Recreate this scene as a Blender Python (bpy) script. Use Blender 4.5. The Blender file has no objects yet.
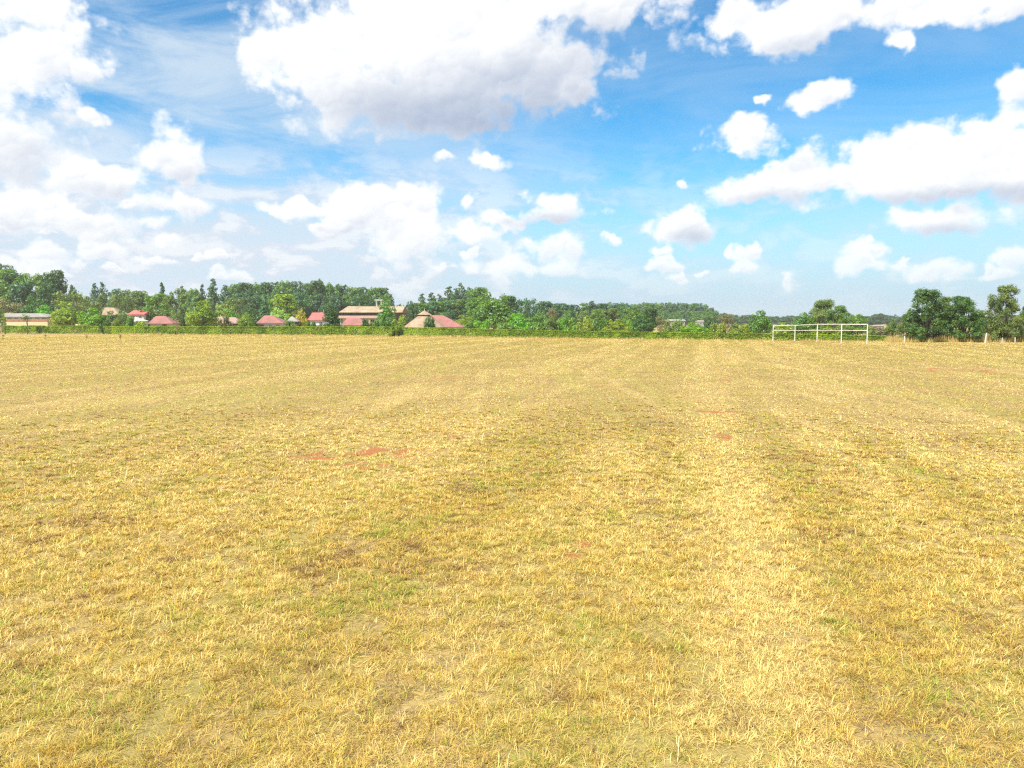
import bpy, math, random
import numpy as np
from mathutils import Vector
R = math.radians
S = bpy.context.scene
COL = S.collection

# ------------------------------------------------------------------ camera
F = 769.0                      # focal length in pixels of the 1024 px wide photo
CAM_H, HORIZON = 2.5, 320.0
PITCH = math.atan((384 - HORIZON) / F)
cd = bpy.data.cameras.new('camera'); cam = bpy.data.objects.new('camera', cd); COL.objects.link(cam)
cd.sensor_width = 36.0; cd.lens = 36.0 * F / 1024; cd.clip_end = 20000; cd.clip_start = 0.1
cam.location = (0, 0, CAM_H); cam.rotation_euler = (math.pi / 2 - PITCH, 0, 0)
S.camera = cam

# ------------------------------------------------------------------ render / exposure
S.view_settings.view_transform = 'Standard'; S.view_settings.look = 'None'
S.view_settings.exposure = 0.82; S.view_settings.gamma = 1.0; S.view_settings.use_curve_mapping = False
cy = S.cycles
cy.max_bounces = 6; cy.diffuse_bounces = 3; cy.glossy_bounces = 2; cy.transmission_bounces = 3
cy.volume_bounces = 1; cy.transparent_max_bounces = 6
cy.sample_clamp_indirect = 6
cy.use_denoising = False; cy.filter_width = 1.25
HAZE = 0.00026

# ------------------------------------------------------------------ sun and sky
SUN_EL, SUN_AZ = R(52), R(222)          # azimuth clockwise from +Y: behind the camera, to the left
sd = Vector((math.sin(SUN_AZ) * math.cos(SUN_EL), math.cos(SUN_AZ) * math.cos(SUN_EL), math.sin(SUN_EL)))
sl = bpy.data.lights.new('sun', 'SUN'); sl.energy = 4.8; sl.angle = R(0.5); sl.color = (1.0, 0.95, 0.86)
so = bpy.data.objects.new('sun', sl); COL.objects.link(so)
so.rotation_euler = sd.to_track_quat('Z', 'Y').to_euler(); so.location = (-40, -40, 90)

class NB:
    """small helper that writes node graphs as expressions"""
    def __init__(s, tree): s.t = tree
    def node(s, typ, **kw):
        n = s.t.nodes.new(typ)
        for k, v in kw.items(): setattr(n, k, v)
        return n
    def put(s, sock, v):
        if isinstance(v, bpy.types.NodeSocket): s.t.links.new(v, sock)
        elif v is not None: sock.default_value = v
    def m(s, op, a, b=None, c=None, clamp=False):
        n = s.node('ShaderNodeMath', operation=op); n.use_clamp = clamp
        for i, v in enumerate((a, b, c)): s.put(n.inputs[i], v)
        return n.outputs[0]
    def v(s, op, a, b=None, c=None, scale=None):
        n = s.node('ShaderNodeVectorMath', operation=op)
        for i, q in enumerate((a, b, c)): s.put(n.inputs[i], q)
        if scale is not None: s.put(n.inputs['Scale'], scale)
        return n.outputs['Value'] if op in ('LENGTH', 'DOT_PRODUCT', 'DISTANCE') else n.outputs[0]
    def xyz(s, a, b, c):
        n = s.node('ShaderNodeCombineXYZ')
        for i, q in enumerate((a, b, c)): s.put(n.inputs[i], q)
        return n.outputs[0]
    def sep(s, a):
        n = s.node('ShaderNodeSeparateXYZ'); s.put(n.inputs[0], a); return n.outputs
    def noise(s, vec, scale, detail=4, rough=0.55, lac=2.0, dist=0.0, dim='3D'):
        n = s.node('ShaderNodeTexNoise', noise_dimensions=dim)
        s.put(n.inputs['Vector'], vec); s.put(n.inputs['Scale'], scale); s.put(n.inputs['Detail'], detail)
        s.put(n.inputs['Roughness'], rough); s.put(n.inputs['Lacunarity'], lac); s.put(n.inputs['Distortion'], dist)
        return n.outputs['Fac']
    def voro(s, vec, scale, detail=0, rough=0.5, smooth=0.6):
        n = s.node('ShaderNodeTexVoronoi', feature='SMOOTH_F1', voronoi_dimensions='2D')
        s.put(n.inputs['Vector'], vec); s.put(n.inputs['Scale'], scale); s.put(n.inputs['Detail'], detail)
        s.put(n.inputs['Roughness'], rough); s.put(n.inputs['Smoothness'], smooth)
        return n.outputs['Distance']
    def rng(s, x, a, b, c=0.0, d=1.0, smooth=True):
        n = s.node('ShaderNodeMapRange', interpolation_type='SMOOTHSTEP' if smooth else 'LINEAR')
        for i, q in enumerate((x, a, b, c, d)): s.put(n.inputs[i], q)
        return n.outputs[0]
    def mix(s, f, a, b, mode='MIX'):
        n = s.node('ShaderNodeMix', data_type='RGBA', blend_type=mode)
        s.put(n.inputs[0], f); s.put(n.inputs[6], a if isinstance(a, bpy.types.NodeSocket) else (*a, 1)); s.put(n.inputs[7], b if isinstance(b, bpy.types.NodeSocket) else (*b, 1))
        return n.outputs[2]

def px_dir(x, y):
    u, v = (x - 512) / F, -(y - 384) / F
    c, s_ = math.cos(PITCH), math.sin(PITCH)
    return np.array((u, c + v * s_, -s_ + v * c))
def azel(x, y):
    d = px_dir(x, y); return math.atan2(d[0], d[1]) * F, math.atan2(d[2], math.hypot(d[0], d[1])) * F

# cumulus clouds: centre and half-size of each lobe
CLOUDS = [(430, 15, 150, 72), (400, 62, 125, 55), (480, 70, 120, 55), (370, 85, 90, 45), (410, 70, 90, 45), (440, 40, 110, 45), (520, 58, 118, 66), (330, 58, 80, 48), (600, -5, 85, 42), (425, 98, 140, 36), (575, 92, 30, 20), (268, 52, 34, 20), (470, -60, 240, 90),
    (45, 40, 52, 42), (5, 82, 72, 36), (32, 5, 46, 34), (78, 72, 28, 20), (10, 148, 52, 38), (95, 116, 14, 8),
    (172, 152, 28, 28), (180, 174, 24, 15), (95, 181, 48, 17), (18, 206, 34, 20), (75, 222, 62, 22), (165, 207, 48, 18),
    (395, 200, 70, 26), (418, 236, 54, 36), (392, 222, 26, 30), (348, 212, 32, 20), (445, 160, 18, 9), (490, 163, 22, 9), (465, 197, 15, 12), (292, 214, 26, 12),
    (552, 204, 40, 19), (545, 216, 54, 12), (510, 220, 26, 10), (552, 248, 46, 20), (610, 240, 14, 7), (530, 266, 70, 16),
    (682, 222, 30, 21), (664, 250, 12, 7),
    (790, 28, 62, 28), (735, 14, 28, 20), (830, 16, 44, 20), (900, 4, 64, 20), (965, 8, 64, 16), (905, 40, 14, 12),
    (816, 97, 38, 14), (763, 95, 9, 7), (750, 132, 34, 19), (735, 149, 28, 13), (796, 163, 38, 22), (758, 187, 62, 20), (832, 181, 44, 14),
    (960, 163, 84, 34), (1000, 138, 62, 36), (888, 172, 56, 30), (905, 143, 34, 22), (1040, 160, 90, 44), (945, 187, 112, 17),
    (1016, 84, 16, 18), (685, 187, 10, 8), (935, 222, 52, 14), (903, 217, 20, 12), (960, 216, 24, 15),
    (938, 268, 28, 11), (868, 264, 36, 13), (872, 250, 18, 11), (1012, 256, 22, 14), (748, 265, 22, 11), (788, 283, 10, 11), (727, 253, 8, 6), (702, 272, 7, 4)]

rc = random.Random(14)
for k in range(36):                      # small heaps in the low banks, more of them to the left
    x_ = -40 + 520 * rc.random() ** 1.3; y_ = 190 + 96 * rc.random() ** 0.8; r_ = (7 + 15 * rc.random()) * (1.25 - 0.6 * (y_ - 190) / 96)
    CLOUDS += [(x_, y_, r_ * 1.5, r_ * 0.42), (x_ + r_ * (rc.random() - 0.6), y_ - r_ * 0.35, r_ * 0.7, r_ * 0.5)]
for k in range(6):
    x_ = 640 + 400 * rc.random(); y_ = 225 + 62 * rc.random(); r_ = 6 + 9 * rc.random()
    CLOUDS += [(x_, y_, r_ * 1.6, r_ * 0.5), (x_ + r_ * (rc.random() - 0.5), y_ - r_ * 0.3, r_ * 0.7, r_ * 0.6)]
w = bpy.data.worlds.new('World'); S.world = w; w.use_nodes = True
w.cycles.sampling_method = 'MANUAL'; w.cycles.sample_map_resolution = 512
nt = w.node_tree; nt.nodes.clear(); B = NB(nt)
sky = B.node('ShaderNodeTexSky', sky_type='NISHITA'); sky.sun_disc = False
sky.sun_elevation = SUN_EL; sky.sun_rotation = SUN_AZ
sky.altitude = 1500; sky.air_density = 1.0; sky.dust_density = 0.6; sky.ozone_density = 2.0
dirv = B.v('NORMALIZE', B.node('ShaderNodeTexCoord').outputs['Generated'])
dx, dy, dz = B.sep(dirv)
az = B.m('MULTIPLY', B.m('ARCTAN2', dx, dy), F)
el = B.m('MULTIPLY', B.m('ARCSINE', dz), F)
P = B.xyz(az, el, 0.0)
def group(name, ins, outs):
    """a node group with its own small tree: returns (tree, builder, input sockets, output node)"""
    t = bpy.data.node_groups.new(name, 'ShaderNodeTree')
    for k, typ in ins: t.interface.new_socket(k, in_out='INPUT', socket_type=typ)
    for k, typ in outs: t.interface.new_socket(k, in_out='OUTPUT', socket_type=typ)
    gi = t.nodes.new('NodeGroupInput'); return t, NB(t), gi.outputs, t.nodes.new('NodeGroupOutput')
def use(b, tree, *args):
    n = b.node('ShaderNodeGroup'); n.node_tree = tree
    for i_, v in enumerate(args): b.put(n.inputs[i_], v)
    return n.outputs[0]
VEC, FLT, RGB, SHD = 'NodeSocketVector', 'NodeSocketFloat', 'NodeSocketColor', 'NodeSocketShader'
LIGHT = (-0.46, 0.89, 0.0)                # toward the sun across the sky seen here
def lobe_group(lobs):
    """nearness to the cloud lobes (1 in their middle, 0 on their edge) and how far their surface turns to the sun"""
    t, b, i_, o = group('cloud_lobes', [('p', VEC), ('inside', FLT)], [('s', FLT), ('turn', FLT)]); p = i_[0]
    n = b.noise(b.v('MULTIPLY', p, (1 / 420, 1 / 210, 0)), 1.0, 1.0, dim='2D')
    gen = b.m('ADD', b.m('MULTIPLY_ADD', b.m('SUBTRACT', 0.60, n), 7.0, 0.3), i_[1])   # loose cumulus beyond the sector seen here
    den = b.m('ADD', b.m('EXPONENT', b.m('MULTIPLY', b.m('MINIMUM', gen, 2.3), -8.0)), 1e-9); num = 0.0
    for a, e, rx, ry in lobs:
        q = b.v('MULTIPLY_ADD', p, (1 / rx, 1 / ry, 0), (-a / rx, -e / ry, 0))
        wt = b.m('EXPONENT', b.m('MULTIPLY', b.v('LENGTH', q), -8.0))
        den = b.m('ADD', den, wt); num = b.m('MULTIPLY_ADD', b.v('DOT_PRODUCT', q, LIGHT), wt, num)
    b.put(o.inputs[0], b.m('MULTIPLY_ADD', b.m('LOGARITHM', den, math.e), 1 / 8.0, 1.0))
    b.put(o.inputs[1], b.m('DIVIDE', num, den)); return t
def cells(b, q, size, asp):
    """small round billows: nearness to their middle, and their turn to the sun"""
    n = b.node('ShaderNodeTexVoronoi', feature='SMOOTH_F1', voronoi_dimensions='2D'); n.inputs['Scale'].default_value = 1.0; n.inputs['Smoothness'].default_value = 0.35
    pc = b.v('MULTIPLY', q, (1 / size, asp / size, 0)); b.put(n.inputs['Vector'], pc)
    return n.outputs['Distance'], b.v('DOT_PRODUCT', b.v('SUBTRACT', pc, n.outputs['Position']), LIGHT)
def detail_group():
    t, b, i_, o = group('cloud_detail', [('p', VEC)], [('h', FLT), ('turn', FLT)]); p = i_[0]
    wn = b.node('ShaderNodeTexNoise', noise_dimensions='2D'); b.put(wn.inputs['Vector'], p); wn.inputs['Scale'].default_value = 1 / 26; wn.inputs['Detail'].default_value = 4; wn.inputs['Roughness'].default_value = 0.6
    q = b.v('MULTIPLY_ADD', wn.outputs['Color'], (24.0, 20.0, 0.0), p)
    f = b.noise(b.v('MULTIPLY', p, (1 / 74, 1 / 56, 0.0)), 1.0, 8, 0.60, dim='2D')
    d1, t1 = cells(b, q, 44, 1.15); d2, t2 = cells(b, q, 19, 1.1); d3, t3 = cells(b, q, 8.5, 1.1)
    h = b.m('MULTIPLY_ADD', b.m('SUBTRACT', f, 0.5), 1.35, 0.10)
    h = b.m('MULTIPLY_ADD', b.m('SUBTRACT', 0.42, d1), 0.50, h); h = b.m('MULTIPLY_ADD', b.m('SUBTRACT', 0.42, d2), 0.30, h); h = b.m('MULTIPLY_ADD', b.m('SUBTRACT', 0.42, d3), 0.14, h)
    tt = b.m('MULTIPLY_ADD', t2, 0.7, b.m('MULTIPLY_ADD', t3, 0.4, b.m('MULTIPLY', t1, 1.0)))
    tt = b.m('MULTIPLY_ADD', b.m('SUBTRACT', f, 0.5), 1.2, tt)
    b.put(o.inputs[0], h); b.put(o.inputs[1], tt); return t
def use2(b, tree, *args):
    n = b.node('ShaderNodeGroup'); n.node_tree = tree
    for i_, v in enumerate(args): b.put(n.inputs[i_], v)
    return n.outputs[0], n.outputs[1]
DETAIL = detail_group()
BG = 0.10
# parts of the cumulus that lie in the clouds' own shade
SHADES = [(455, 112, 165, 34, 1.0), (520, 92, 110, 46, 0.85), (585, 62, 75, 50, 0.6), (20, 150, 70, 40, 0.4), (70, 78, 40, 16, 0.3), (185, 178, 34, 16, 0.5), (100, 192, 60, 12, 0.35), (380, 222, 34, 20, 0.3), (350, 232, 60, 14, 0.3), (540, 220, 50, 10, 0.7), (960, 198, 120, 12, 0.75), (780, 200, 70, 10, 0.5), (810, 158, 40, 14, 0.4), (690, 238, 22, 12, 0.6), (940, 232, 52, 8, 0.6), (800, 48, 60, 12, 0.4), (40, 225, 70, 18, 0.3), (160, 216, 60, 14, 0.3)]
SB = [(*azel(x_, y_), rx, ry, k_) for x_, y_, rx, ry, k_ in SHADES]
inside = B.m('MULTIPLY', B.m('SUBTRACT', 1.0, B.m('MAXIMUM', B.rng(B.m('ABSOLUTE', az), 520, 620), B.rng(el, 380, 460))), 9.0)
# high thin veil and the banks of low cloud toward the horizon
ci = B.noise(B.xyz(B.m('MULTIPLY', az, 1 / 260), B.m('MULTIPLY', B.m('MULTIPLY_ADD', az, 0.06, el), 1 / 60), 2.0), 1.0, 6, 0.60, dist=0.6, dim='2D')
leftw = B.rng(az, -380, 140, 1.0, 0.26)
cirrus = B.m('MULTIPLY', B.m('MULTIPLY', B.rng(ci, 0.22, 0.66), leftw), 0.9)
bk = B.noise(B.xyz(B.m('MULTIPLY', az, 1 / 62), B.m('MULTIPLY', el, 1 / 27), 5.0), 1.0, 7, 0.6, dist=0.2, dim='2D')
bankel = B.m('MULTIPLY', B.rng(el, -5, 40), B.rng(el, 90, 200, 1.0, 0.0))
bank = B.m('MULTIPLY', B.m('MULTIPLY', B.rng(bk, 0.42, 0.57), bankel), B.rng(az, -200, 240, 0.62, 0.22))
# sky itself, more saturated as the camera recorded it
hs = B.node('ShaderNodeHueSaturation'); B.put(hs.inputs['Saturation'], 1.32); B.put(hs.inputs['Value'], 1.0); B.put(hs.inputs['Color'], sky.outputs[0])
skyc = B.mix(1.0, hs.outputs[0], (0.74, 1.17, 1.08), 'MULTIPLY')
pale = B.rng(el, 0, 165, 0.97, 0.0)
skyc = B.mix(pale, skyc, (2.95, 3.85, 4.75))
veil = B.m('MULTIPLY', B.m('MULTIPLY', B.rng(el, -5, 45), B.rng(el, 60, 170, 1.0, 0.0)), B.rng(az, -250, 120, 0.55, 0.0))
skyc = B.mix(veil, skyc, (4.3, 4.6, 5.15))
back = B.mix(bank, B.mix(cirrus, skyc, (3.9, 4.6, 5.25)), B.mix(B.rng(bk, 0.50, 0.64), (4.3, 4.5, 5.15), (5.7, 5.7, 5.75)))
def background(col):
    g = B.node('ShaderNodeBackground'); g.inputs['Strength'].default_value = BG; B.put(g.inputs['Color'], col); return g.outputs[0]
def cumulus(lobs, shd=()):
    lg = lobe_group(lobs)
    t, b, i_, o = group('cumulus', [('p', VEC), ('el', FLT), ('inside', FLT), ('back', RGB)], [('sky', SHD)]); p, el_ = i_[0], i_[1]
    wp = b.node('ShaderNodeTexNoise', noise_dimensions='2D'); b.put(wp.inputs['Vector'], p); wp.inputs['Scale'].default_value = 1 / 30; wp.inputs['Detail'].default_value = 3
    pw = b.v('ADD', b.v('MULTIPLY_ADD', wp.outputs['Color'], (30.0, 22.0, 0.0), p), (-15.0, -11.0, 0.0))
    S0, turn = use2(b, lg, pw, i_[2]); dh, dt = use2(b, DETAIL, p)
    h0 = b.m('ADD', b.m('SUBTRACT', b.m('MINIMUM', S0, 1.2), 0.15), b.m('MULTIPLY', dh, 1.15))
    alpha = b.rng(h0, -0.02, 0.50)
    thick = b.rng(h0, 0.1, 0.8)
    own = 0.0
    for a, e, rx, ry, k_ in shd:
        l = b.v('LENGTH', b.v('MULTIPLY_ADD', p, (1 / rx, 1 / ry, 0), (-a / rx, -e / ry, 0)))
        own = b.m('MAXIMUM', own, b.m('MULTIPLY', b.rng(b.m('MULTIPLY_ADD', dh, 0.30, l), 0.30, 1.35, 1.0, 0.0), k_))
    lit = b.m('MULTIPLY_ADD', turn, 0.38, 0.92)
    lit = b.m('MULTIPLY_ADD', dt, b.m('MULTIPLY_ADD', own, -0.10, 0.17), lit)
    lit = b.m('SUBTRACT', lit, b.m('MULTIPLY', own, 0.62))
    lit = b.m('ADD', lit, b.m('MULTIPLY', b.m('SUBTRACT', 1.0, thick), 0.18), clamp=True)
    ccol = b.mix(lit, (2.2, 2.72, 3.7), (6.3, 6.35, 6.35))
    ccol = b.mix(b.rng(el_, 0, 130, 0.30, 0.0), ccol, (4.4, 4.7, 5.2))
    alpha = b.m('MULTIPLY', alpha, b.rng(el_, -10, 100, 0.5, 1.0))
    g = b.node('ShaderNodeBackground'); g.inputs['Strength'].default_value = BG; b.put(g.inputs['Color'], b.mix(alpha, i_[3], ccol))
    b.put(o.inputs[0], g.outputs[0])
    return use(B, t, P, el, inside, back)
# the cloud lobes are looked up in patches of sky, so that each ray reads only the ones near it
LB = [(*azel(cx, cyy), rx, ry) for cx, cyy, rx, ry in CLOUDS]
def near(a0, a1, e0, e1, src, m_):
    return [l for l in src if l[0] + m_ * l[2] + 25 > a0 and l[0] - m_ * l[2] - 25 < a1 and l[1] + m_ * l[3] + 5 > e0 and l[1] - m_ * l[3] - 45 < e1]
def split(sock, at, lo, hi):
    mx = B.node('ShaderNodeMixShader'); B.put(mx.inputs[0], B.m('GREATER_THAN', sock, at)); nt.links.new(lo, mx.inputs[1]); nt.links.new(hi, mx.inputs[2]); return mx.outputs[0]
def tree_of(edges, make):
    if len(edges) == 2: return make(edges[0], edges[1])
    k = len(edges) // 2
    return split(az, edges[k], tree_of(edges[:k + 1], make), tree_of(edges[k:], make))
EA = [-900, -330, -200, -90, 20, 130, 240, 340, 900]
patch = lambda a0, a1, e0, e1: cumulus(near(a0, a1, e0, e1, LB, 2.3), near(a0, a1, e0, e1, SB, 1.9))
seen = tree_of(EA, lambda a0, a1: split(el, 128, patch(a0, a1, -60, 128), patch(a0, a1, 128, 460)))
sector = split(el, 460, split(B.m('ABSOLUTE', az), 700, seen, cumulus([])), cumulus([]))
plain = background(skyc)
wo = B.node('ShaderNodeOutputWorld'); nt.links.new(split(el, -12, plain, sector), wo.inputs['Surface'])

# ------------------------------------------------------------------ helpers
def tag(o, label=None, cat=None, group=None, kind=None):
    for k, v in (('label', label), ('category', cat), ('group', group), ('kind', kind)):
        if v: o[k] = v
    return o
def empty(name, loc, rz=0):
    o = bpy.data.objects.new(name, None); COL.objects.link(o); o.location = loc; o.rotation_euler = (0, 0, rz); o.empty_display_size = 0.3
    return o
def link(name, me, parent=None, mat=None):
    o = bpy.data.objects.new(name, me); COL.objects.link(o)
    if parent is not None: o.parent = parent
    if mat is not None and not me.materials: me.materials.append(mat)
    return o
def np_mesh(name, verts, faces_flat, sizes):
    me = bpy.data.meshes.new(name)
    verts = np.ascontiguousarray(verts, dtype=np.float32); ff = np.ascontiguousarray(faces_flat, dtype=np.int32).ravel(); sizes = np.ascontiguousarray(sizes, dtype=np.int32)
    me.vertices.add(len(verts)); me.vertices.foreach_set('co', verts.ravel())
    me.loops.add(len(ff)); me.loops.foreach_set('vertex_index', ff)
    me.polygons.add(len(sizes)); starts = np.zeros(len(sizes), dtype=np.int32); starts[1:] = np.cumsum(sizes)[:-1]
    me.polygons.foreach_set('loop_start', starts)
    me.update(calc_edges=True)
    return me

class MB:
    """collects simple shapes for ONE mesh"""
    def __init__(s): s.v = []; s.f = []
    def poly(s, pts): b = len(s.v); s.v += [tuple(p) for p in pts]; s.f.append(tuple(range(b, b + len(pts)))); return s
    def hull(s, bot, top):
        """closed prism between two loops of equal length"""
        n = len(bot); b = len(s.v); s.v += [tuple(p) for p in bot] + [tuple(p) for p in top]
        s.f.append(tuple(range(b + n - 1, b - 1, -1))); s.f.append(tuple(range(b + n, b + 2 * n)))
        for i in range(n): j = (i + 1) % n; s.f.append((b + i, b + j, b + n + j, b + n + i))
        return s
    def box(s, x0, x1, y0, y1, z0, z1):
        return s.hull([(x0, y0, z0), (x1, y0, z0), (x1, y1, z0), (x0, y1, z0)], [(x0, y0, z1), (x1, y0, z1), (x1, y1, z1), (x0, y1, z1)])
    def tube(s, pts, rad, n=8):
        pts = [Vector(p) for p in pts]; b = len(s.v)
        for i, p in enumerate(pts):
            t = (pts[min(i + 1, len(pts) - 1)] - pts[max(i - 1, 0)]).normalized()
            a = t.orthogonal().normalized(); q = t.cross(a); r = rad[i] if hasattr(rad, '__len__') else rad
            for k in range(n):
                w_ = 2 * math.pi * k / n; s.v.append(tuple(p + (a * math.cos(w_) + q * math.sin(w_)) * r))
        for i in range(len(pts) - 1):
            for k in range(n): j = (k + 1) % n; s.f.append((b + i * n + k, b + i * n + j, b + (i + 1) * n + j, b + (i + 1) * n + k))
        s.f.append(tuple(range(b + n - 1, b - 1, -1))); e = b + (len(pts) - 1) * n; s.f.append(tuple(range(e, e + n)))
        return s
    def mesh(s, name):
        me = bpy.data.meshes.new(name); me.from_pydata(s.v, [], s.f); me.update(); return me
    def build(s, name, mat, parent=None): return link(name, s.mesh(name), parent, mat)

rngt = np.random.default_rng(7)
TAB = rngt.random((256, 256))
def vnoise(x, y):
    xi = np.floor(x).astype(np.int64); yi = np.floor(y).astype(np.int64); fx = x - xi; fy = y - yi
    fx = fx * fx * (3 - 2 * fx); fy = fy * fy * (3 - 2 * fy)
    a = TAB[xi & 255, yi & 255]; b = TAB[(xi + 1) & 255, yi & 255]; c = TAB[xi & 255, (yi + 1) & 255]; d = TAB[(xi + 1) & 255, (yi + 1) & 255]
    return (a * (1 - fx) + b * fx) * (1 - fy) + (c * (1 - fx) + d * fx) * fy
def fbm(x, y, o=4):
    s, a, t = 0, 0.5, 0
    for i in range(o): s = s + a * vnoise(x + 17.3 * i, y + 9.1 * i); t += a; a *= 0.5; x = x * 2.03; y = y * 2.03
    return s / t
def sstep(a, b, x):
    t = np.clip((x - a) / (b - a), 0, 1); return t * t * (3 - 2 * t)

# hedge line, read off where its foot meets the field
HEDGE = [(-60, 333.6, 8.0), (0, 334.0, 8.0), (130, 334.7, 7.9), (250, 335.2, 8.2), (330, 335.6, 8.8), (400, 336.2, 8.6), (480, 337.4, 8.0), (560, 338.5, 7.3), (620, 339.2, 7.0), (690, 339.8, 6.7), (760, 340.3, 6.3), (820, 340.8, 5.9), (886, 341.4, 5.4)]
def foot(x, y):
    d = CAM_H * F / (y - HORIZON); return (x - 512) / F * d, d
HX = np.array([foot(a, b)[0] for a, b, c in HEDGE]); HY = np.array([foot(a, b)[1] for a, b, c in HEDGE])
HH = np.array([c * foot(a, b)[1] / F for a, b, c in HEDGE])
def hedge_y(x): return np.interp(x, HX, HY)
ROW = math.atan2(700 - 512, F)         # the mower's runs head for this point on the horizon
def gz(x, y):
    """height of the ground"""
    x = np.asarray(x, float); y = np.asarray(y, float)
    return -1.3 * sstep(5, 60, y - hedge_y(x)) + 0.06 * (fbm(x * 0.09 + 50, y * 0.09 + 50, 2) - 0.5) * sstep(2, 30, np.hypot(x, y)) + 0.05 * (fbm(x * 0.9 + 80, y * 0.9 + 50, 3) - 0.5) * sstep(24, 12, np.hypot(x, y))
def W(x, y, d):
    q = px_dir(x, y); t = d / q[1]; return q[0] * t, d, CAM_H + q[2] * t
def XW(x, d): return W(x, HORIZON, d)[0]
def ZW(y, d): return W(512, y, d)[2]

# ------------------------------------------------------------------ materials
def mat(name):
    m = bpy.data.materials.new(name); m.use_nodes = True; m.node_tree.nodes.clear(); return m, NB(m.node_tree)
def out(b, sh): o = b.node('ShaderNodeOutputMaterial'); b.t.links.new(sh, o.inputs['Surface'])
def paint(name, col, rough=0.7, var=0.25, scale=2.0, dirt=None, wave=None):
    m, b = mat(name); p = b.node('ShaderNodeBsdfPrincipled')
    oc = b.node('ShaderNodeTexCoord').outputs['Object']
    n = b.noise(oc, scale, 5, 0.65)
    k = tuple(c_ * (1 - var) for c_ in col) if dirt is None else dirt
    c_ = b.mix(b.rng(n, 0.35, 0.68), k, col)
    c_ = b.mix(b.m('MULTIPLY', b.rng(b.noise(oc, scale * 7, 3), 0.45, 0.7), 0.35), c_, k)
    b.put(p.inputs['Base Color'], c_); p.inputs['Roughness'].default_value = rough
    if wave:
        wv = b.node('ShaderNodeTexWave'); b.put(wv.inputs['Vector'], oc); wv.inputs['Scale'].default_value = wave
        bp = b.node('ShaderNodeBump'); bp.inputs['Strength'].default_value = 0.5; bp.inputs['Distance'].default_value = 0.03
        b.put(bp.inputs['Height'], wv.outputs['Fac']); b.put(p.inputs['Normal'], bp.outputs[0])
    out(b, p.outputs[0]); return m

def foliage_mat():
    m, b = mat('foliage')
    oi = b.node('ShaderNodeObjectInfo'); g = b.node('ShaderNodeNewGeometry')
    oc = b.node('ShaderNodeTexCoord').outputs['Object']
    n = b.noise(b.v('ADD', oc, B_rand(b, oi)), 0.55, 3)
    col = oi.outputs['Color']
    yel = b.mix(1.0, col, (1.55, 1.40, 0.72), 'MULTIPLY'); drk = b.mix(1.0, col, (0.72, 0.82, 0.9), 'MULTIPLY')
    c_ = b.mix(b.rng(n, 0.3, 0.7), drk, yel)
    c_ = b.mix(b.m('MULTIPLY', g.outputs['Random Per Island'], 0.6), c_, b.mix(1.0, col, (0.72, 0.8, 0.7), 'MULTIPLY'))
    hv = b.node('ShaderNodeHueSaturation'); b.put(hv.inputs['Color'], c_)
    b.put(hv.inputs['Value'], b.m('MULTIPLY_ADD', g.outputs['Random Per Island'], 0.7, 0.65))
    b.put(hv.inputs['Hue'], b.m('MULTIPLY_ADD', oi.outputs['Random'], 0.025, 0.492))
    d = b.node('ShaderNodeBsdfDiffuse'); b.put(d.inputs['Color'], hv.outputs[0])
    t = b.node('ShaderNodeBsdfTranslucent'); b.put(t.inputs['Color'], b.mix(1.0, hv.outputs[0], (1.25, 1.3, 0.6), 'MULTIPLY'))
    gl = b.node('ShaderNodeBsdfGlossy'); gl.inputs['Roughness'].default_value = 0.5; gl.inputs['Color'].default_value = (0.9, 0.95, 1, 1)
    mx = b.node('ShaderNodeMixShader'); mx.inputs[0].default_value = 0.42; b.t.links.new(d.outputs[0], mx.inputs[1]); b.t.links.new(t.outputs[0], mx.inputs[2])
    m2 = b.node('ShaderNodeMixShader'); m2.inputs[0].default_value = 0.035; b.t.links.new(mx.outputs[0], m2.inputs[1]); b.t.links.new(gl.outputs[0], m2.inputs[2])
    out(b, m2.outputs[0]); return m
def B_rand(b, oi):
    return b.xyz(b.m('MULTIPLY', oi.outputs['Random'], 60.0), b.m('MULTIPLY', oi.outputs['Random'], 31.0), 0.0)
FOL = foliage_mat()

def grass_mat():
    m, b = mat('dry_grass')
    at = b.node('ShaderNodeAttribute'); at.attribute_name = 'tint'
    d = b.node('ShaderNodeBsdfDiffuse'); b.put(d.inputs['Color'], at.outputs['Color'])
    t = b.node('ShaderNodeBsdfTranslucent'); b.put(t.inputs['Color'], at.outputs['Color'])
    mx = b.node('ShaderNodeMixShader'); mx.inputs[0].default_value = 0.3; b.t.links.new(d.outputs[0], mx.inputs[1]); b.t.links.new(t.outputs[0], mx.inputs[2])
    out(b, mx.outputs[0]); return m
GRASS = grass_mat()

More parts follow.
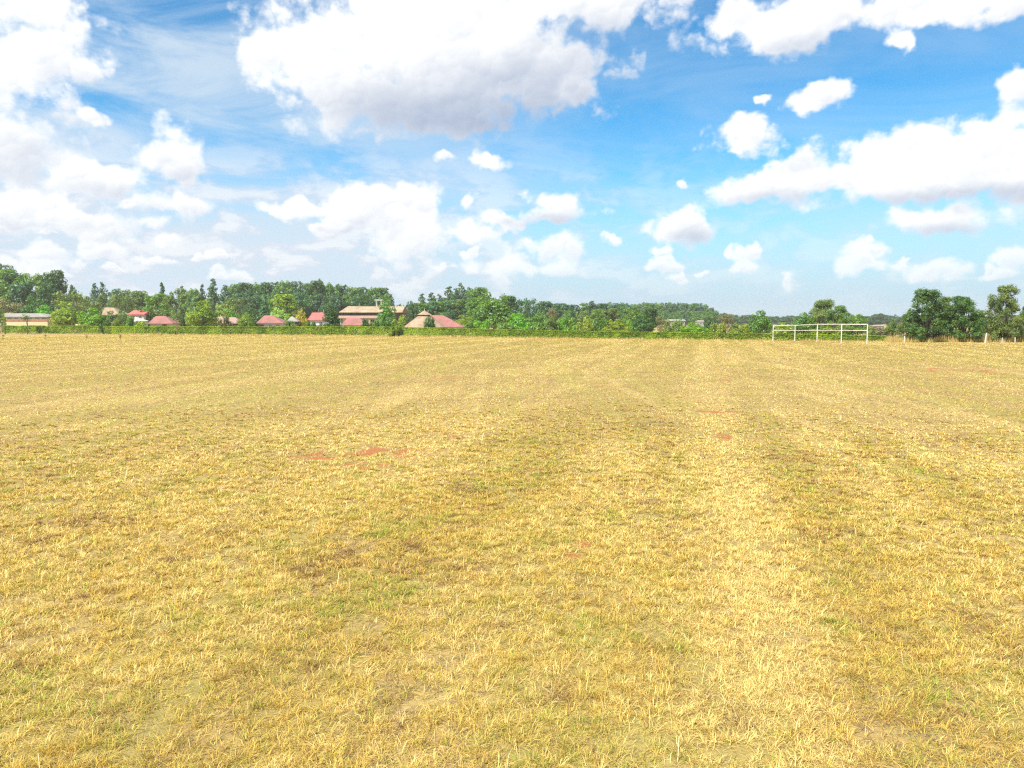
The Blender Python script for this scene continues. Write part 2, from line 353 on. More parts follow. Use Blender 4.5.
def ground_mat():
    m, b = mat('ground')
    oc = b.node('ShaderNodeTexCoord').outputs['Object']
    at = b.node('ShaderNodeAttribute'); at.attribute_name = 'bare'
    p = b.node('ShaderNodeBsdfPrincipled'); p.inputs['Roughness'].default_value = 0.95
    n1 = b.noise(oc, 0.35, 5, 0.6); n2 = b.noise(oc, 9.0, 5, 0.7); n3 = b.noise(oc, 60.0, 3, 0.7)
    straw = b.mix(b.rng(n1, 0.35, 0.65), (0.30, 0.205, 0.065), (0.40, 0.28, 0.09))
    straw = b.mix(b.rng(n2, 0.42, 0.66), straw, (0.17, 0.11, 0.05))  # dark brown mottle paints shadow between the thatch into the straw colour
    straw = b.mix(b.rng(n3, 0.5, 0.75), straw, (0.44, 0.33, 0.115))
    mp = b.node('ShaderNodeMapping'); b.put(mp.inputs['Vector'], oc); mp.inputs['Rotation'].default_value = (0, 0, ROW); mp.inputs['Scale'].default_value = (0.62, 0.03, 1)
    rows = b.noise(mp.outputs[0], 1.0, 4, 0.6)
    straw = b.mix(b.m('MULTIPLY', b.rng(rows, 0.52, 0.40), 0.6), straw, (0.30, 0.25, 0.06))
    straw = b.mix(b.m('MULTIPLY', b.rng(rows, 0.54, 0.66), 0.35), straw, (0.50, 0.38, 0.14))
    soil = b.mix(b.rng(n2, 0.35, 0.65), (0.30, 0.090, 0.016), (0.38, 0.15, 0.04))
    soil = b.mix(b.rng(n3, 0.45, 0.7), soil, (0.20, 0.056, 0.012))
    k = b.rng(b.m('ADD', b.m('MULTIPLY', at.outputs['Fac'], 0.82), b.m('ADD', b.m('MULTIPLY', b.m('SUBTRACT', n2, 0.5), 1.5), b.m('MULTIPLY', b.m('SUBTRACT', n3, 0.5), 0.8))), 0.48, 0.70)
    b.put(p.inputs['Base Color'], b.mix(k, straw, soil))
    bp = b.node('ShaderNodeBump'); bp.inputs['Distance'].default_value = 0.03; bp.inputs['Strength'].default_value = 0.6
    b.put(bp.inputs['Height'], n3); b.put(p.inputs['Normal'], bp.outputs[0])
    out(b, p.outputs[0]); return m

BARK = paint('bark', (0.16, 0.115, 0.08), 0.9, 0.5, 3.0)
PALEBARK = paint('pale_bark', (0.36, 0.31, 0.25), 0.9, 0.45, 3.0)
WHITE = paint('white_paint', (0.72, 0.72, 0.69), 0.5, 0.25, 2.0, (0.52, 0.46, 0.40))
CREAM = paint('cream_wall', (0.64, 0.50, 0.28), 0.85, 0.12, 0.6)
OFFWHITE = paint('offwhite_wall', (0.60, 0.57, 0.50), 0.85, 0.14, 0.7)
BLUEWALL = paint('pale_blue_wall', (0.60, 0.68, 0.78), 0.85, 0.12, 0.7)
BRICK = paint('brick_wall', (0.36, 0.15, 0.10), 0.9, 0.35, 2.0)
BROWNWALL = paint('brown_wall', (0.20, 0.12, 0.075), 0.9, 0.35, 1.2)
PINKROOF = paint('faded_red_roof', (0.38, 0.13, 0.115), 0.6, 0.2, 0.9, (0.24, 0.115, 0.09), 3.0)
REDROOF = paint('red_roof', (0.48, 0.10, 0.09), 0.55, 0.2, 0.9, (0.40, 0.14, 0.12), 3.0)
BROWNROOF = paint('brown_pink_roof', (0.29, 0.18, 0.15), 0.7, 0.2, 0.5, (0.34, 0.22, 0.17), 3.0)
TANROOF = paint('tan_roof', (0.38, 0.27, 0.17), 0.85, 0.22, 1.2, (0.24, 0.16, 0.11))
CREAMROOF = paint('cream_roof', (0.42, 0.34, 0.21), 0.6, 0.22, 0.35, (0.30, 0.21, 0.13), 3.0)
GREYROOF = paint('grey_roof', (0.32, 0.30, 0.26), 0.7, 0.25, 0.6, None, 3.0)
DARKGLASS = paint('window_glass', (0.05, 0.06, 0.07), 0.15, 0.3, 1.0)
WOOD = paint('weathered_wood', (0.24, 0.15, 0.09), 0.9, 0.4, 4.0)
BLUETANK = paint('blue_grey_plastic', (0.28, 0.36, 0.46), 0.5, 0.2, 1.0)
STONE = paint('pale_stone', (0.62, 0.58, 0.52), 0.9, 0.25, 4.0)

# ------------------------------------------------------------------ ground
BARE = [(372, 455, 1.05, 0.75), (360, 467, 0.8, 0.45), (395, 453, 0.8, 0.3), (318, 459, 0.7, 0.3), (960, 370, 3.4, 1.7), (938, 369, 1.7, 1.2), (740, 438, 0.9, 0.4), (722, 412, 0.9, 0.5), (725, 381, 1.4, 0.8), (575, 562, 0.15, 0.12), (584, 549, 0.14, 0.11), (566, 572, 0.1, 0.08), (592, 576, 0.09, 0.07),
        (455, 438, 0.5, 0.2), (440, 378, 1.2, 0.9), (620, 660, 0.12, 0.08), (150, 352, 2.5, 2), (55, 435, 0.5, 0.3), (775, 363, 1.6, 1.2)]
BAREW = [(*foot(x, y), a, e) for x, y, a, e in BARE]
def bare(x, y):
    s = np.zeros_like(np.asarray(x, float)); nx = (fbm(np.asarray(x) * 2.2, np.asarray(y) * 2.2, 3) - 0.5)
    for bx, by, rx, ry in BAREW:
        q = np.hypot((x - bx) / (rx * 1.12), (y - by) / (ry * 1.3)) + nx * 1.8; s = np.maximum(s, 1 - sstep(0.35, 1.1, q))
    return s * (0.25 + 0.75 * sstep(0.40, 0.56, fbm(np.asarray(x) * 3.3 + 20, np.asarray(y) * 3.3 + 60, 3)))
rad = np.concatenate([[0.0], np.arange(0.5, 24, 0.16), np.geomspace(24, 170, 330), np.geomspace(176, 9000, 120)])
ang = np.radians(np.concatenate([np.arange(-180, -46, 6), np.arange(-46, 46.01, 0.35), np.arange(52, 180, 6)]))
RA, AN = np.meshgrid(rad, ang, indexing='ij'); GX = RA * np.sin(AN); GY = RA * np.cos(AN); GZ = gz(GX, GY)
nr, na = RA.shape
i, j = np.meshgrid(np.arange(nr - 1), np.arange(na), indexing='ij'); j2 = (j + 1) % na
q = np.stack([i * na + j, i * na + j2, (i + 1) * na + j2, (i + 1) * na + j], -1).reshape(-1, 4)
me = np_mesh('ground', np.stack([GX, GY, GZ], -1).reshape(-1, 3), q, np.full(len(q), 4))
at = me.attributes.new('bare', 'FLOAT', 'POINT'); at.data.foreach_set('value', bare(GX, GY).astype(np.float32).ravel())
me.polygons.foreach_set('use_smooth', np.ones(len(q), dtype=bool))
tag(link('ground', me, None, ground_mat()), kind='structure')

# ------------------------------------------------------------------ grass of the field
rg = np.random.default_rng(11)
PAL = np.array([(0.80, 0.625, 0.235), (0.64, 0.455, 0.11), (0.49, 0.425, 0.10), (0.28, 0.40, 0.055), (0.43, 0.275, 0.09), (0.24, 0.145, 0.095)])
CR, SR = math.cos(ROW), math.sin(ROW)
def fields(x, y):
    """per place: how pale, golden, green, brown the sward is, and how thick"""
    c = x * CR - y * SR; a = x * SR + y * CR
    strip = fbm(c * 1.0 + 40, a * 0.03 + 9, 3)
    big = fbm(x * 0.16 + 11, y * 0.16 + 31, 3); mid = fbm(x * 0.7 + 3, y * 0.7 + 7, 3); sm = fbm(x * 2.6 + 23, y * 2.6 + 5, 3)
    track = np.exp(-((c - 0.35 - 0.25 * np.sin(a * 0.12)) / (0.34 + 0.006 * a)) ** 2) * sstep(3, 6, a) * (1 - sstep(55, 90, a)) * (0.55 + 0.9 * (mid - 0.25))
    return strip, big, mid, sm, track
def sample_sector(n, d0, d1, rho, half):
    g = np.linspace(d0, d1, 4000); pdf = rho(g) * g; cdf = np.cumsum(pdf); cdf /= cdf[-1]
    d = np.interp(rg.random(n), cdf, g); t = (rg.random(n) * 2 - 1) * half
    return d * np.sin(t), d * np.cos(t), d
rho = lambda d: np.where(d < 6.5, 1.0, (d / 6.5) ** -1.95) + 0.016 * sstep(15, 40, d)
N1 = 1800000; N2 = 30000
bx, by, bd = sample_sector(N1, 2.8, 142, rho, 0.72)
tx, ty, td = sample_sector(N2, 2.8, 26, lambda d: np.where(d < 10, 1.0, (d / 10.0) ** -1.9) * (1 - sstep(8, 27, d)), 0.72)
tn = rg.integers(6, 30, N2); ti = np.repeat(np.arange(N2), tn); nt_ = len(ti)
tr = (0.012 + 0.05 * rg.random(N2) ** 1.5) * np.maximum(1, td / 30); th = rg.random(nt_) * 2 * np.pi; rr = np.sqrt(rg.random(nt_)) * tr[ti]
X = np.concatenate([bx, tx[ti] + rr * np.cos(th)]); Y = np.concatenate([by, ty[ti] + rr * np.sin(th)])
D = np.hypot(X, Y); NB_ = len(X); tuft = np.zeros(NB_, bool); tuft[N1:] = True
strip, big, mid, sm, track = fields(X, Y); br = bare(X, Y)
# tufts share a tone
tone = rg.random(NB_); tone[N1:] = np.clip(rg.random(N2)[ti] * 0.75 + 0.25 * rg.random(nt_), 0, 1)
gr2 = fbm(X * 2.3 + 12, Y * 2.3 + 44, 3)
green = sstep(0.50, 0.68, 0.65 * gr2 + 0.25 * mid + 0.1 * big - 0.25 * track)
brown = sstep(0.53, 0.68, 0.5 * fbm(X * 2.8 + 70, Y * 2.8 + 20, 3) + 0.3 * sm + 0.2 * mid)
lf = fbm(X * 0.34 + 61, Y * 0.34 + 15, 3); lg = fbm(X * 0.42 + 5, Y * 0.42 + 77, 3); rw0 = sstep(8, 24, D)
green = np.clip(green + 0.5 * sstep(0.50, 0.64, lf) * rw0, 0, 1); brown = np.clip(brown + 0.5 * sstep(0.50, 0.62, lg) * rw0, 0, 1)
gold = sstep(0.48, 0.64, fbm(X * 2.2 + 7, Y * 2.2 + 91, 3))
rowm = sstep(6, 22, D)
pale = sstep(0.45, 0.60, strip * 0.7 + 0.3 * fbm(X * 0.5 + 90, Y * 0.5, 3)) * (0.35 + 1.0 * rowm) + 3.4 * track
dull = sstep(0.54, 0.42, strip) * rowm
wts = np.stack([0.30 + 2.0 * pale, 0.58 + 1.1 * gold, 0.30 + 0.8 * green + 0.8 * dull, 0.06 + 0.42 * green ** 2 + 0.14 * dull, 0.36 + 1.1 * brown + 0.35 * dull, 0.08 + 1.1 * brown ** 2], -1)
near_bare = sstep(0.02, 0.3, br); wts[:, 3] += 0.6 * near_bare * sstep(0.4, 0.6, mid)
cw = np.cumsum(wts, 1); cw /= cw[:, -1:]
idx = (tone[:, None] > cw).sum(1); idx = np.minimum(idx, 5)
colr = PAL[idx] * (0.66 + 0.62 * rg.random((NB_, 1))) * (0.95 + 0.1 * rg.random((NB_, 3)))
flat0 = (rg.random(NB_) < 0.66); colr = colr * np.where(flat0, 0.92, 1.10)[:, None]
keep = (rg.random(NB_) > br * 0.95 * (0.5 + 1.0 * sm)) & (Y < hedge_y(X) - 0.4)
gap = fbm(X * 4.5 + 33, Y * 4.5 + 60, 2); keep &= ~((gap < 0.33) & (rg.random(NB_) < 0.75 * sstep(26, 10, D)))
X, Y, D, tuft, colr, mid, brown, sm, flat0 = (q_[keep] for q_ in (X, Y, D, tuft, colr, mid, brown, sm, flat0)); NB_ = len(X)
thk = np.concatenate([rg.random(N1) * 2 * np.pi, th])[keep]
flat = (~tuft) & flat0
H = np.where(flat, 0.008 + 0.02 * rg.random(NB_), 0.015 + 0.036 * rg.random(NB_) ** 1.6) * (0.6 + 0.8 * sm)
H = np.where(tuft, 0.018 + 0.046 * rg.random(NB_), H) * np.interp(D, [0, 9, 25, 140], [1, 0.9, 0.72, 0.85])
L = np.where(flat, 0.06 + 0.11 * rg.random(NB_), H * (0.6 + 1.8 * rg.random(NB_)))
L *= np.clip(1 + (D - 15) / 60, 1, 2.2)
seed = rg.random(NB_) < 0.0012; H = np.where(seed & (D < 25), 0.09 + 0.07 * rg.random(NB_), H); colr[seed] = (0.70, 0.58, 0.33)
ww = np.maximum(0.0031, 0.00060 * D) * (0.7 + 0.7 * rg.random(NB_)) * np.where(flat, 1.15, 1)
wd = rg.random(NB_) * np.pi * 2
Z = gz(X, Y) - 0.004
ldir = np.stack([np.cos(thk), np.sin(thk)], -1); wdir = np.where((rg.random(NB_) < 0.5)[:, None], np.stack([-np.sin(thk), np.cos(thk)], -1), np.stack([np.cos(wd), np.sin(wd)], -1))
V = np.zeros((NB_, 5, 3), np.float32)
hw = wdir * ww[:, None] * 0.5
V[:, 0, :2] = np.stack([X, Y], -1) - hw; V[:, 1, :2] = np.stack([X, Y], -1) + hw
mp = np.stack([X, Y], -1) + ldir * (L * (0.30 + 0.25 * rg.random(NB_)))[:, None]
V[:, 2, :2] = mp + hw * 0.8; V[:, 3, :2] = mp - hw * 0.8
V[:, 4, :2] = np.stack([X, Y], -1) + ldir * L[:, None] + (rg.random((NB_, 2)) - 0.5) * 0.02
V[:, 0, 2] = Z; V[:, 1, 2] = Z; V[:, 2, 2] = Z + H * (0.65 + 0.3 * rg.random(NB_)); V[:, 3, 2] = V[:, 2, 2]
V[:, 4, 2] = Z + H * np.where(flat, 0.4 + 0.8 * rg.random(NB_), 1.0)
b5 = np.arange(NB_, dtype=np.int32)[:, None] * 5
ff = np.concatenate([b5, b5 + 1, b5 + 2, b5 + 3, b5 + 3, b5 + 2, b5 + 4], 1)
me = np_mesh('dry_grass', V.reshape(-1, 3), ff, np.tile([4, 3], NB_))
at = me.attributes.new('tint', 'FLOAT_COLOR', 'POINT')
cc = np.ones((NB_, 5, 4), np.float32); cc[:, :, :3] = colr[:, None, :]
at.data.foreach_set('color', cc.ravel())
tag(link('dry_grass', me, None, GRASS), 'short dry yellow grass covering the playing field', 'grass', kind='stuff')
del V, cc, ff, wts, cw

# ------------------------------------------------------------------ leaf clumps
def leaf_mesh(name, pos, nrm, size, rs, fold=0.35):
    """many small folded leaf clumps at pos, facing roughly nrm"""
    n = len(pos); nrm = nrm / (np.linalg.norm(nrm, axis=1, keepdims=True) + 1e-9)
    r = rs.normal(size=(n, 3)); a = np.cross(nrm, r); a /= np.linalg.norm(a, axis=1, keepdims=True) + 1e-9; b = np.cross(nrm, a)
    s = size * (0.55 + 0.9 * rs.random(n)); s = s[:, None]
    j = lambda: (rs.random((n, 1)) - 0.5) * 0.7
    v = np.stack([pos - a * s * (1 + j()) + nrm * s * fold * j(), pos - b * s * (0.6 + j()), pos + a * s * (1 + j()) - nrm * s * fold, pos + b * s * (0.6 + j()) + nrm * s * fold * j()], 1)
    q = np.arange(n * 4).reshape(-1, 4); t = np.concatenate([q[:, [0, 1, 2]], q[:, [0, 2, 3]]], 1).reshape(-1, 3)
    return np_mesh(name, v.reshape(-1, 3), t, np.full(len(t), 3))
def noise3(p, s):
    return 0.5 * (vnoise(p[:, 0] * s + p[:, 2] * s * 0.6, p[:, 1] * s - p[:, 2] * s * 0.3) + vnoise(p[:, 2] * s * 1.1 + 40, (p[:, 0] - p[:, 1]) * s * 0.7 + 13))
def crown_from(lob, n, leaf, rs, gap=0.36, shell=0.5):
    lob = np.array(lob); wt = (lob[:, 3] * lob[:, 4] * lob[:, 5]) ** (2 / 3); wt /= wt.sum()
    k = rs.choice(len(lob), n, p=wt); u = rs.normal(size=(n, 3)); u /= np.linalg.norm(u, axis=1, keepdims=True)
    r = shell + (1 - shell) * rs.random(n) ** 0.6; r *= 1 + 0.10 * rs.normal(size=n)
    pos = lob[k, :3] + u * lob[k, 3:] * r[:, None]
    nz = noise3(pos + 100, 0.9 / max(leaf * 2.2, 0.2)); ok = nz > gap
    nrm = u + 0.42 * rs.normal(size=(n, 3)) + np.array((0, 0, 0.25))
    return pos[ok], nrm[ok]
def trunk_mb(h, r, limbs, rs, bend=0.03):
    mb = MB(); pts = []; 
    for i in range(6): t = i / 5; pts.append((rs.normal() * bend * h * t, rs.normal() * bend * h * t, h * t))
    mb.tube(pts, [r * (1.25 if i == 0 else 1) * (1 - 0.16 * i) for i in range(6)], 7)
    for lx, ly, lz in limbs:
        t = min(max(0.25, lz / h * 0.6), 0.95); i0 = int(t * 5); p = pts[i0]
        m_ = ((p[0] + lx) / 2, (p[1] + ly) / 2, (p[2] * 0.45 + lz * 0.55) )
        mb.tube([p, m_, (lx, ly, lz)], [r * 0.42, r * 0.26, r * 0.10], 5)
    return mb
PROTO = {}
def proto(kind, var):
    """unit tree of a kind: (trunk mesh, crown mesh, crown width, height)"""
    if (kind, var) in PROTO: return PROTO[(kind, var)]
    rs = np.random.default_rng(abs(hash((len(kind), kind[0], kind[1], kind[2], 0))) % 1 + sum(map(ord, kind)) * 31 + var * 977)
    lob, bark, gap, shell = [], BARK, 0.36, 0.5
    if kind == 'conifer':
        H_, n, leaf, tr_ = 14, 6500, 0.25, 0.2
        for z in np.linspace(1.6, 13.2, 13):
            R_ = 2.6 * (1 - ((z - 1.2) / 13.2) ** 1.7) + 0.35
            for k in range(5):
                a = rs.random() * 6.28; f = 0.35 + 0.4 * rs.random(); s = R_ * (0.45 + 0.25 * rs.random())
                lob.append((R_ * f * math.cos(a), R_ * f * math.sin(a), z + rs.normal() * 0.35, s, s, s * 0.65))
        lob.append((0, 0, 13.3, 0.28, 0.28, 0.8)); gap = 0.31
    elif kind == 'euc':                         # tall, clumps held on rising limbs
        H_, n, leaf, tr_ = 20, 8500, 0.34, 0.32; bark = PALEBARK
        for k in range(46):
            z = 4 + 15 * rs.random() ** 0.9; prof = 4.3 * math.sin(math.pi * min(1, (z - 3) / 18.5) ** 0.9) ** 0.7 + 0.5
            a = rs.random() * 6.28; f = 0.3 + 0.6 * rs.random(); s = 1.0 + 1.0 * rs.random()
            lob.append((prof * f * math.cos(a), prof * f * math.sin(a), z, s * 1.15, s * 1.15, s * 0.95))
        lob.append((rs.normal() * 0.6, rs.normal() * 0.6, 19, 1.0, 1.0, 1.1)); gap = 0.36
        for k in range(10):
            a = rs.random() * 6.28; z = 9 + 10.5 * rs.random(); f = 5.0 * math.sin(math.pi * min(1, (z - 3) / 19.5)) ** 0.7; s = 0.55 + 0.6 * rs.random(); lob.append((f * math.cos(a), f * math.sin(a), z, s * 1.2, s * 1.2, s * 0.9))
    elif kind == 'broad':                       # dense dome
        H_, n, leaf, tr_ = 8, 7500, 0.19, 0.22
        for k in range(34):
            u = rs.normal(size=3); u /= np.linalg.norm(u); u[2] = abs(u[2]) * 1.0 - 0.28; s = 0.8 + 0.6 * rs.random()
            lob.append((u[0] * 2.7, u[1] * 2.7, 3.6 + u[2] * 3.5, s, s, s * 0.9))
        lob.append((0, 0, 3.8, 2.3, 2.3, 2.7)); gap = 0.33
        for k in range(9):
            a = rs.random() * 6.28; e_ = rs.random() ** 0.7 * 1.4; s = 0.4 + 0.45 * rs.random(); lob.append((3.35 * math.cos(a) * math.cos(e_), 3.35 * math.sin(a) * math.cos(e_), 3.6 + 4.3 * math.sin(e_), s, s, s))
    elif kind == 'airy':                        # open crown, twigs show
        H_, n, leaf, tr_ = 8, 5500, 0.15, 0.16; bark = PALEBARK
        for k in range(26):
            a = rs.random() * 6.28; z = 2.0 + 5.6 * rs.random(); R_ = 3.4 * math.sin(math.pi * min(1.0, z / 9.2)) ** 0.7; f = 0.3 + 0.65 * rs.random(); s = 0.55 + 0.6 * rs.random()
            lob.append((R_ * f * math.cos(a), R_ * f * math.sin(a), z, s * 1.2, s * 1.2, s * 0.8))
        gap = 0.40; shell = 0.15
    elif kind == 'shrub':
        H_, n, leaf, tr_ = 3, 3600, 0.13, 0.06
        for k in range(18):
            a = rs.random() * 6.28; f = rs.random() ** 0.6; z = 0.5 + 2.0 * rs.random() * (1 - 0.5 * f); s = 0.45 + 0.35 * rs.random()
            lob.append((1.5 * f * math.cos(a), 1.5 * f * math.sin(a), z, s, s, s))
        gap = 0.36; shell = 0.3
    elif kind == 'poplar':
        H_, n, leaf, tr_ = 15, 4200, 0.22, 0.16
        for z in np.linspace(2, 14, 16):
            a = rs.random() * 6.28; s = 0.75 * math.sin(math.pi * min(1, (z + 2) / 17.5)) ** 0.6 + 0.15
            lob.append((0.4 * s * math.cos(a), 0.4 * s * math.sin(a), z, s, s, 1.0))
        lob.append((0, 0, 14.4, 0.3, 0.3, 0.6)); gap = 0.38
    elif kind == 'grove':                       # near multi-stemmed tree, leafy to the ground
        H_, n, leaf, tr_ = 7.5, 46000, 0.078, 0.13
        for k in range(84):
            z = 0.55 + 6.6 * rs.random(); R_ = 2.75 * (math.sin(math.pi * min(1.0, (z + 2.4) / 10.2)) ** 0.8) + 0.15
            a = rs.random() * 6.28; f = 0.35 + 0.62 * rs.random(); s = 0.34 + 0.42 * rs.random()
            lob.append((R_ * f * math.cos(a), R_ * f * math.sin(a), z, s * 1.1, s * 1.1, s))
        lob.append((0.3, 0, 7.0, 0.55, 0.5, 0.5)); gap = 0.43; shell = 0.15
    elif kind == 'sapling':
        H_, n, leaf, tr_ = 3, 420, 0.07, 0.035
        for k in range(9):
            a = rs.random() * 6.28; z = 0.9 + 2.0 * rs.random(); s = 0.18 + 0.16 * rs.random(); f = 0.35 * rs.random()
            lob.append((f * math.cos(a), f * math.sin(a), z, s, s, s * 1.3))
        gap = 0.40; shell = 0.1
    pos, nrm = crown_from(lob, n, leaf, rs, gap, shell)
    top = np.percentile(pos[:, 2], 99.7); wdt = np.percentile(pos[:, 0], 99) - np.percentile(pos[:, 0], 1)
    order = np.argsort(-np.array([l[3] for l in lob]))
    nl = {'conifer': 10, 'sapling': 6, 'shrub': 10, 'airy': 22, 'euc': 16, 'grove': 26}.get(kind, 10)
    limbs = [lob[i][:3] for i in order[:nl]] if kind in ('broad', 'poplar', 'conifer') else [lob[i][:3] for i in rs.permutation(len(lob))[:nl]]
    if kind in ('shrub', 'grove'):
        mb = MB()
        for lx, ly, lz in limbs:
            r0 = tr_ * (0.6 + 0.6 * rs.random()); b0 = (lx * 0.22, ly * 0.22, -0.1)
            mb.tube([b0, (lx * 0.5 + rs.normal() * 0.1, ly * 0.5 + rs.normal() * 0.1, lz * 0.5), (lx, ly, lz)], [r0, r0 * 0.6, r0 * 0.15], 6)
    else:
        mb = trunk_mb(H_ * (0.93 if kind in ('conifer', 'poplar') else 0.72), tr_, limbs, rs, 0.012 if kind in ('conifer', 'poplar') else 0.03)
        mb.v = [(x, y, z - 0.15 if z < 0.01 else z) for x, y, z in mb.v]
    tm = mb.mesh('trunk'); tm.materials.append(bark); tm.polygons.foreach_set('use_smooth', [True] * len(tm.polygons))
    cm = leaf_mesh('crown', pos, nrm, leaf, rs); cm.materials.append(FOL)
    PROTO[(kind, var)] = (tm, cm, wdt, top); return PROTO[(kind, var)]
rt = random.Random(5); C_GROVE = (0.110, 0.195, 0.040)
NAMES = {'conifer': ('conifer_tree', 'tree'), 'euc': ('tall_tree', 'tree'), 'broad': ('leafy_tree', 'tree'), 'airy': ('open_crowned_tree', 'tree'), 'shrub': ('bush', 'bush'), 'poplar': ('columnar_tree', 'tree'), 'grove': ('field_edge_tree', 'tree'), 'sapling': ('sapling', 'sapling')}
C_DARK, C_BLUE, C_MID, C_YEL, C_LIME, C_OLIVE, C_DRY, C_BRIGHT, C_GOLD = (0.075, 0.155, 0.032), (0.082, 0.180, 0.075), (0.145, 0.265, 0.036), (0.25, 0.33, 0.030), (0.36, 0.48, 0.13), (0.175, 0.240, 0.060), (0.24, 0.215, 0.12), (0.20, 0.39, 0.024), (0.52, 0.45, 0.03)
def tree(kind, x, top, wpx, d, col, label, group=None, var=None, base=None, name=None):
    var = rt.randrange(3) if var is None else var
    tm, cm, wdt, h0 = proto(kind, var)
    X_ = XW(x, d); zb = float(gz(X_, d)); zt = ZW(top, d)
    sx = wpx * (1.14 if kind in ('euc', 'conifer', 'broad') else 1.05) * d / F / wdt; sz = (zt - zb) / h0
    nm, cat = NAMES[kind]
    r_ = empty(name or nm, (X_, d, zb), rt.random() * 6.28); r_.scale = (sx, sx, sz)
    tag(r_, label, cat, group)
    link('trunk' if kind not in ('shrub',) else 'stem', tm, r_)
    c_ = link('crown' if kind not in ('shrub',) else 'foliage', cm, r_); k = 0.88 + 0.24 * rt.random(); c_.color = (col[0] * k, col[1] * k, col[2] * k, 1)
    return r_

# ------------------------------------------------------------------ hedge
def hedge():
    rs = np.random.default_rng(21); n = 150000
    seg = np.hypot(np.diff(HX), np.diff(HY)); cum = np.concatenate([[0], np.cumsum(seg)])
    s = rs.random(n) * cum[-1]; x = np.interp(s, cum, HX); y = np.interp(s, cum, HY); h = np.interp(s, cum, HH)
    ridge = 1.03 + 0.07 * (fbm(s * 0.35, s * 0 + 3, 3) - 0.5) + 0.06 * (fbm(s * 2.2, s * 0 + 8, 2) - 0.5); h = h * ridge
    side = rs.random(n); z = np.where(side < 0.4, h * (1 - 0.10 * rs.random(n) ** 2), h * rs.random(n) ** 0.8)
    dep = 0.55; off = np.where(side < 0.4, rs.random(n) * 2 * dep - dep, np.where(side < 0.85, -dep + 0.18 * rs.random(n), dep - 0.2 * rs.random(n)))
    off += 0.22 * (fbm(s * 1.3 + 5, z * 1.5 + 9, 3) - 0.5)
    holes = fbm(s * 0.55 + 70, z * 1.2, 3); ok = (holes > 0.31) | (z > h * 0.7) | (rs.random(n) < 0.35); ok &= ~((x < HX[1] + 0.8) & (x > HX[1] - 0.5))
    pos = np.stack([x, y + 0.6 + off, z], -1) + gz(x, y)[:, None] * np.array((0, 0, 1))
    nrm = np.stack([0 * x, np.where(side < 0.4, 0, np.where(side < 0.85, -1, 1)), np.where(side < 0.4, 1, 0.25)], -1) + 0.38 * rs.normal(size=(n, 3))
    m_, b = mat('hedge_leaves'); g = b.node('ShaderNodeNewGeometry'); oc = b.node('ShaderNodeTexCoord').outputs['Object']
    a1 = b.noise(oc, 0.5, 4, 0.6); a2 = b.noise(oc, 0.06, 2)
    c_ = b.mix(b.rng(a1, 0.36, 0.64), (0.155, 0.265, 0.033), (0.36, 0.50, 0.055))
    c_ = b.mix(b.m('MULTIPLY', b.rng(a2, 0.45, 0.7), 0.5), c_, (0.24, 0.33, 0.05))
    c_ = b.mix(b.m('MULTIPLY', b.m('GREATER_THAN', g.outputs['Random Per Island'], 0.86), 0.7), c_, (0.27, 0.20, 0.08))
    hv = b.node('ShaderNodeHueSaturation'); b.put(hv.inputs['Color'], c_); b.put(hv.inputs['Value'], b.m('MULTIPLY_ADD', g.outputs['Random Per Island'], 0.8, 0.6))
    d_ = b.node('ShaderNodeBsdfDiffuse'); t_ = b.node('ShaderNodeBsdfTranslucent'); b.put(d_.inputs['Color'], hv.outputs[0]); b.put(t_.inputs['Color'], b.mix(1.0, hv.outputs[0], (1.3, 1.3, 0.6), 'MULTIPLY'))
    mx = b.node('ShaderNodeMixShader'); mx.inputs[0].default_value = 0.42; b.t.links.new(d_.outputs[0], mx.inputs[1]); b.t.links.new(t_.outputs[0], mx.inputs[2]); out(b, mx.outputs[0])
    root = empty('hedge', (float(HX[5]), float(HY[5]), 0)); tag(root, 'long trimmed green hedge along the far edge of the field', 'hedge')
    inv = np.array((HX[5], HY[5], 0))
    link('foliage', leaf_mesh('foliage', pos[ok] - inv, nrm[ok], 0.10, rs), root, m_)
    mb = MB()
    for k in range(170):
        t = (k + rs.random()) / 170 * cum[-1]; x_ = float(np.interp(t, cum, HX)); y_ = float(np.interp(t, cum, HY)) + 0.6; hh = float(np.interp(t, cum, HH)); p0 = (x_ - inv[0], y_ - inv[1], -0.05)
        mb.tube([p0, (p0[0] + rs.normal() * 0.1, p0[1] + rs.normal() * 0.08, hh * 0.4), (p0[0] + rs.normal() * 0.25, p0[1] + rs.normal() * 0.15, hh * 0.85)], [0.03, 0.022, 0.008], 5)
    mb.build('stem', BARK, root)
hedge()

# ------------------------------------------------------------------ houses
def windows(root, xs, z0, z1, y, w_, frame=WHITE):
    for xc in xs:
        f = MB()
        t = 0.07
        f.box(xc - w_ / 2, xc + w_ / 2, y - 0.05, y - 0.003, z0, z0 + t).box(xc - w_ / 2, xc + w_ / 2, y - 0.05, y - 0.003, z1 - t, z1)
        f.box(xc - w_ / 2, xc - w_ / 2 + t, y - 0.048, y - 0.003, z0 + t + 0.002, z1 - t - 0.002).box(xc + w_ / 2 - t, xc + w_ / 2, y - 0.048, y - 0.003, z0 + t + 0.002, z1 - t - 0.002).box(xc - t / 2, xc + t / 2, y - 0.046, y - 0.003, z0 + t + 0.002, z1 - t - 0.002)
        fo = f.build('window', frame, root)
        MB().box(xc - w_ / 2 + t, xc + w_ / 2 - t, y - 0.022, y - 0.004, z0 + t, z1 - t).build('pane', DARKGLASS, fo)
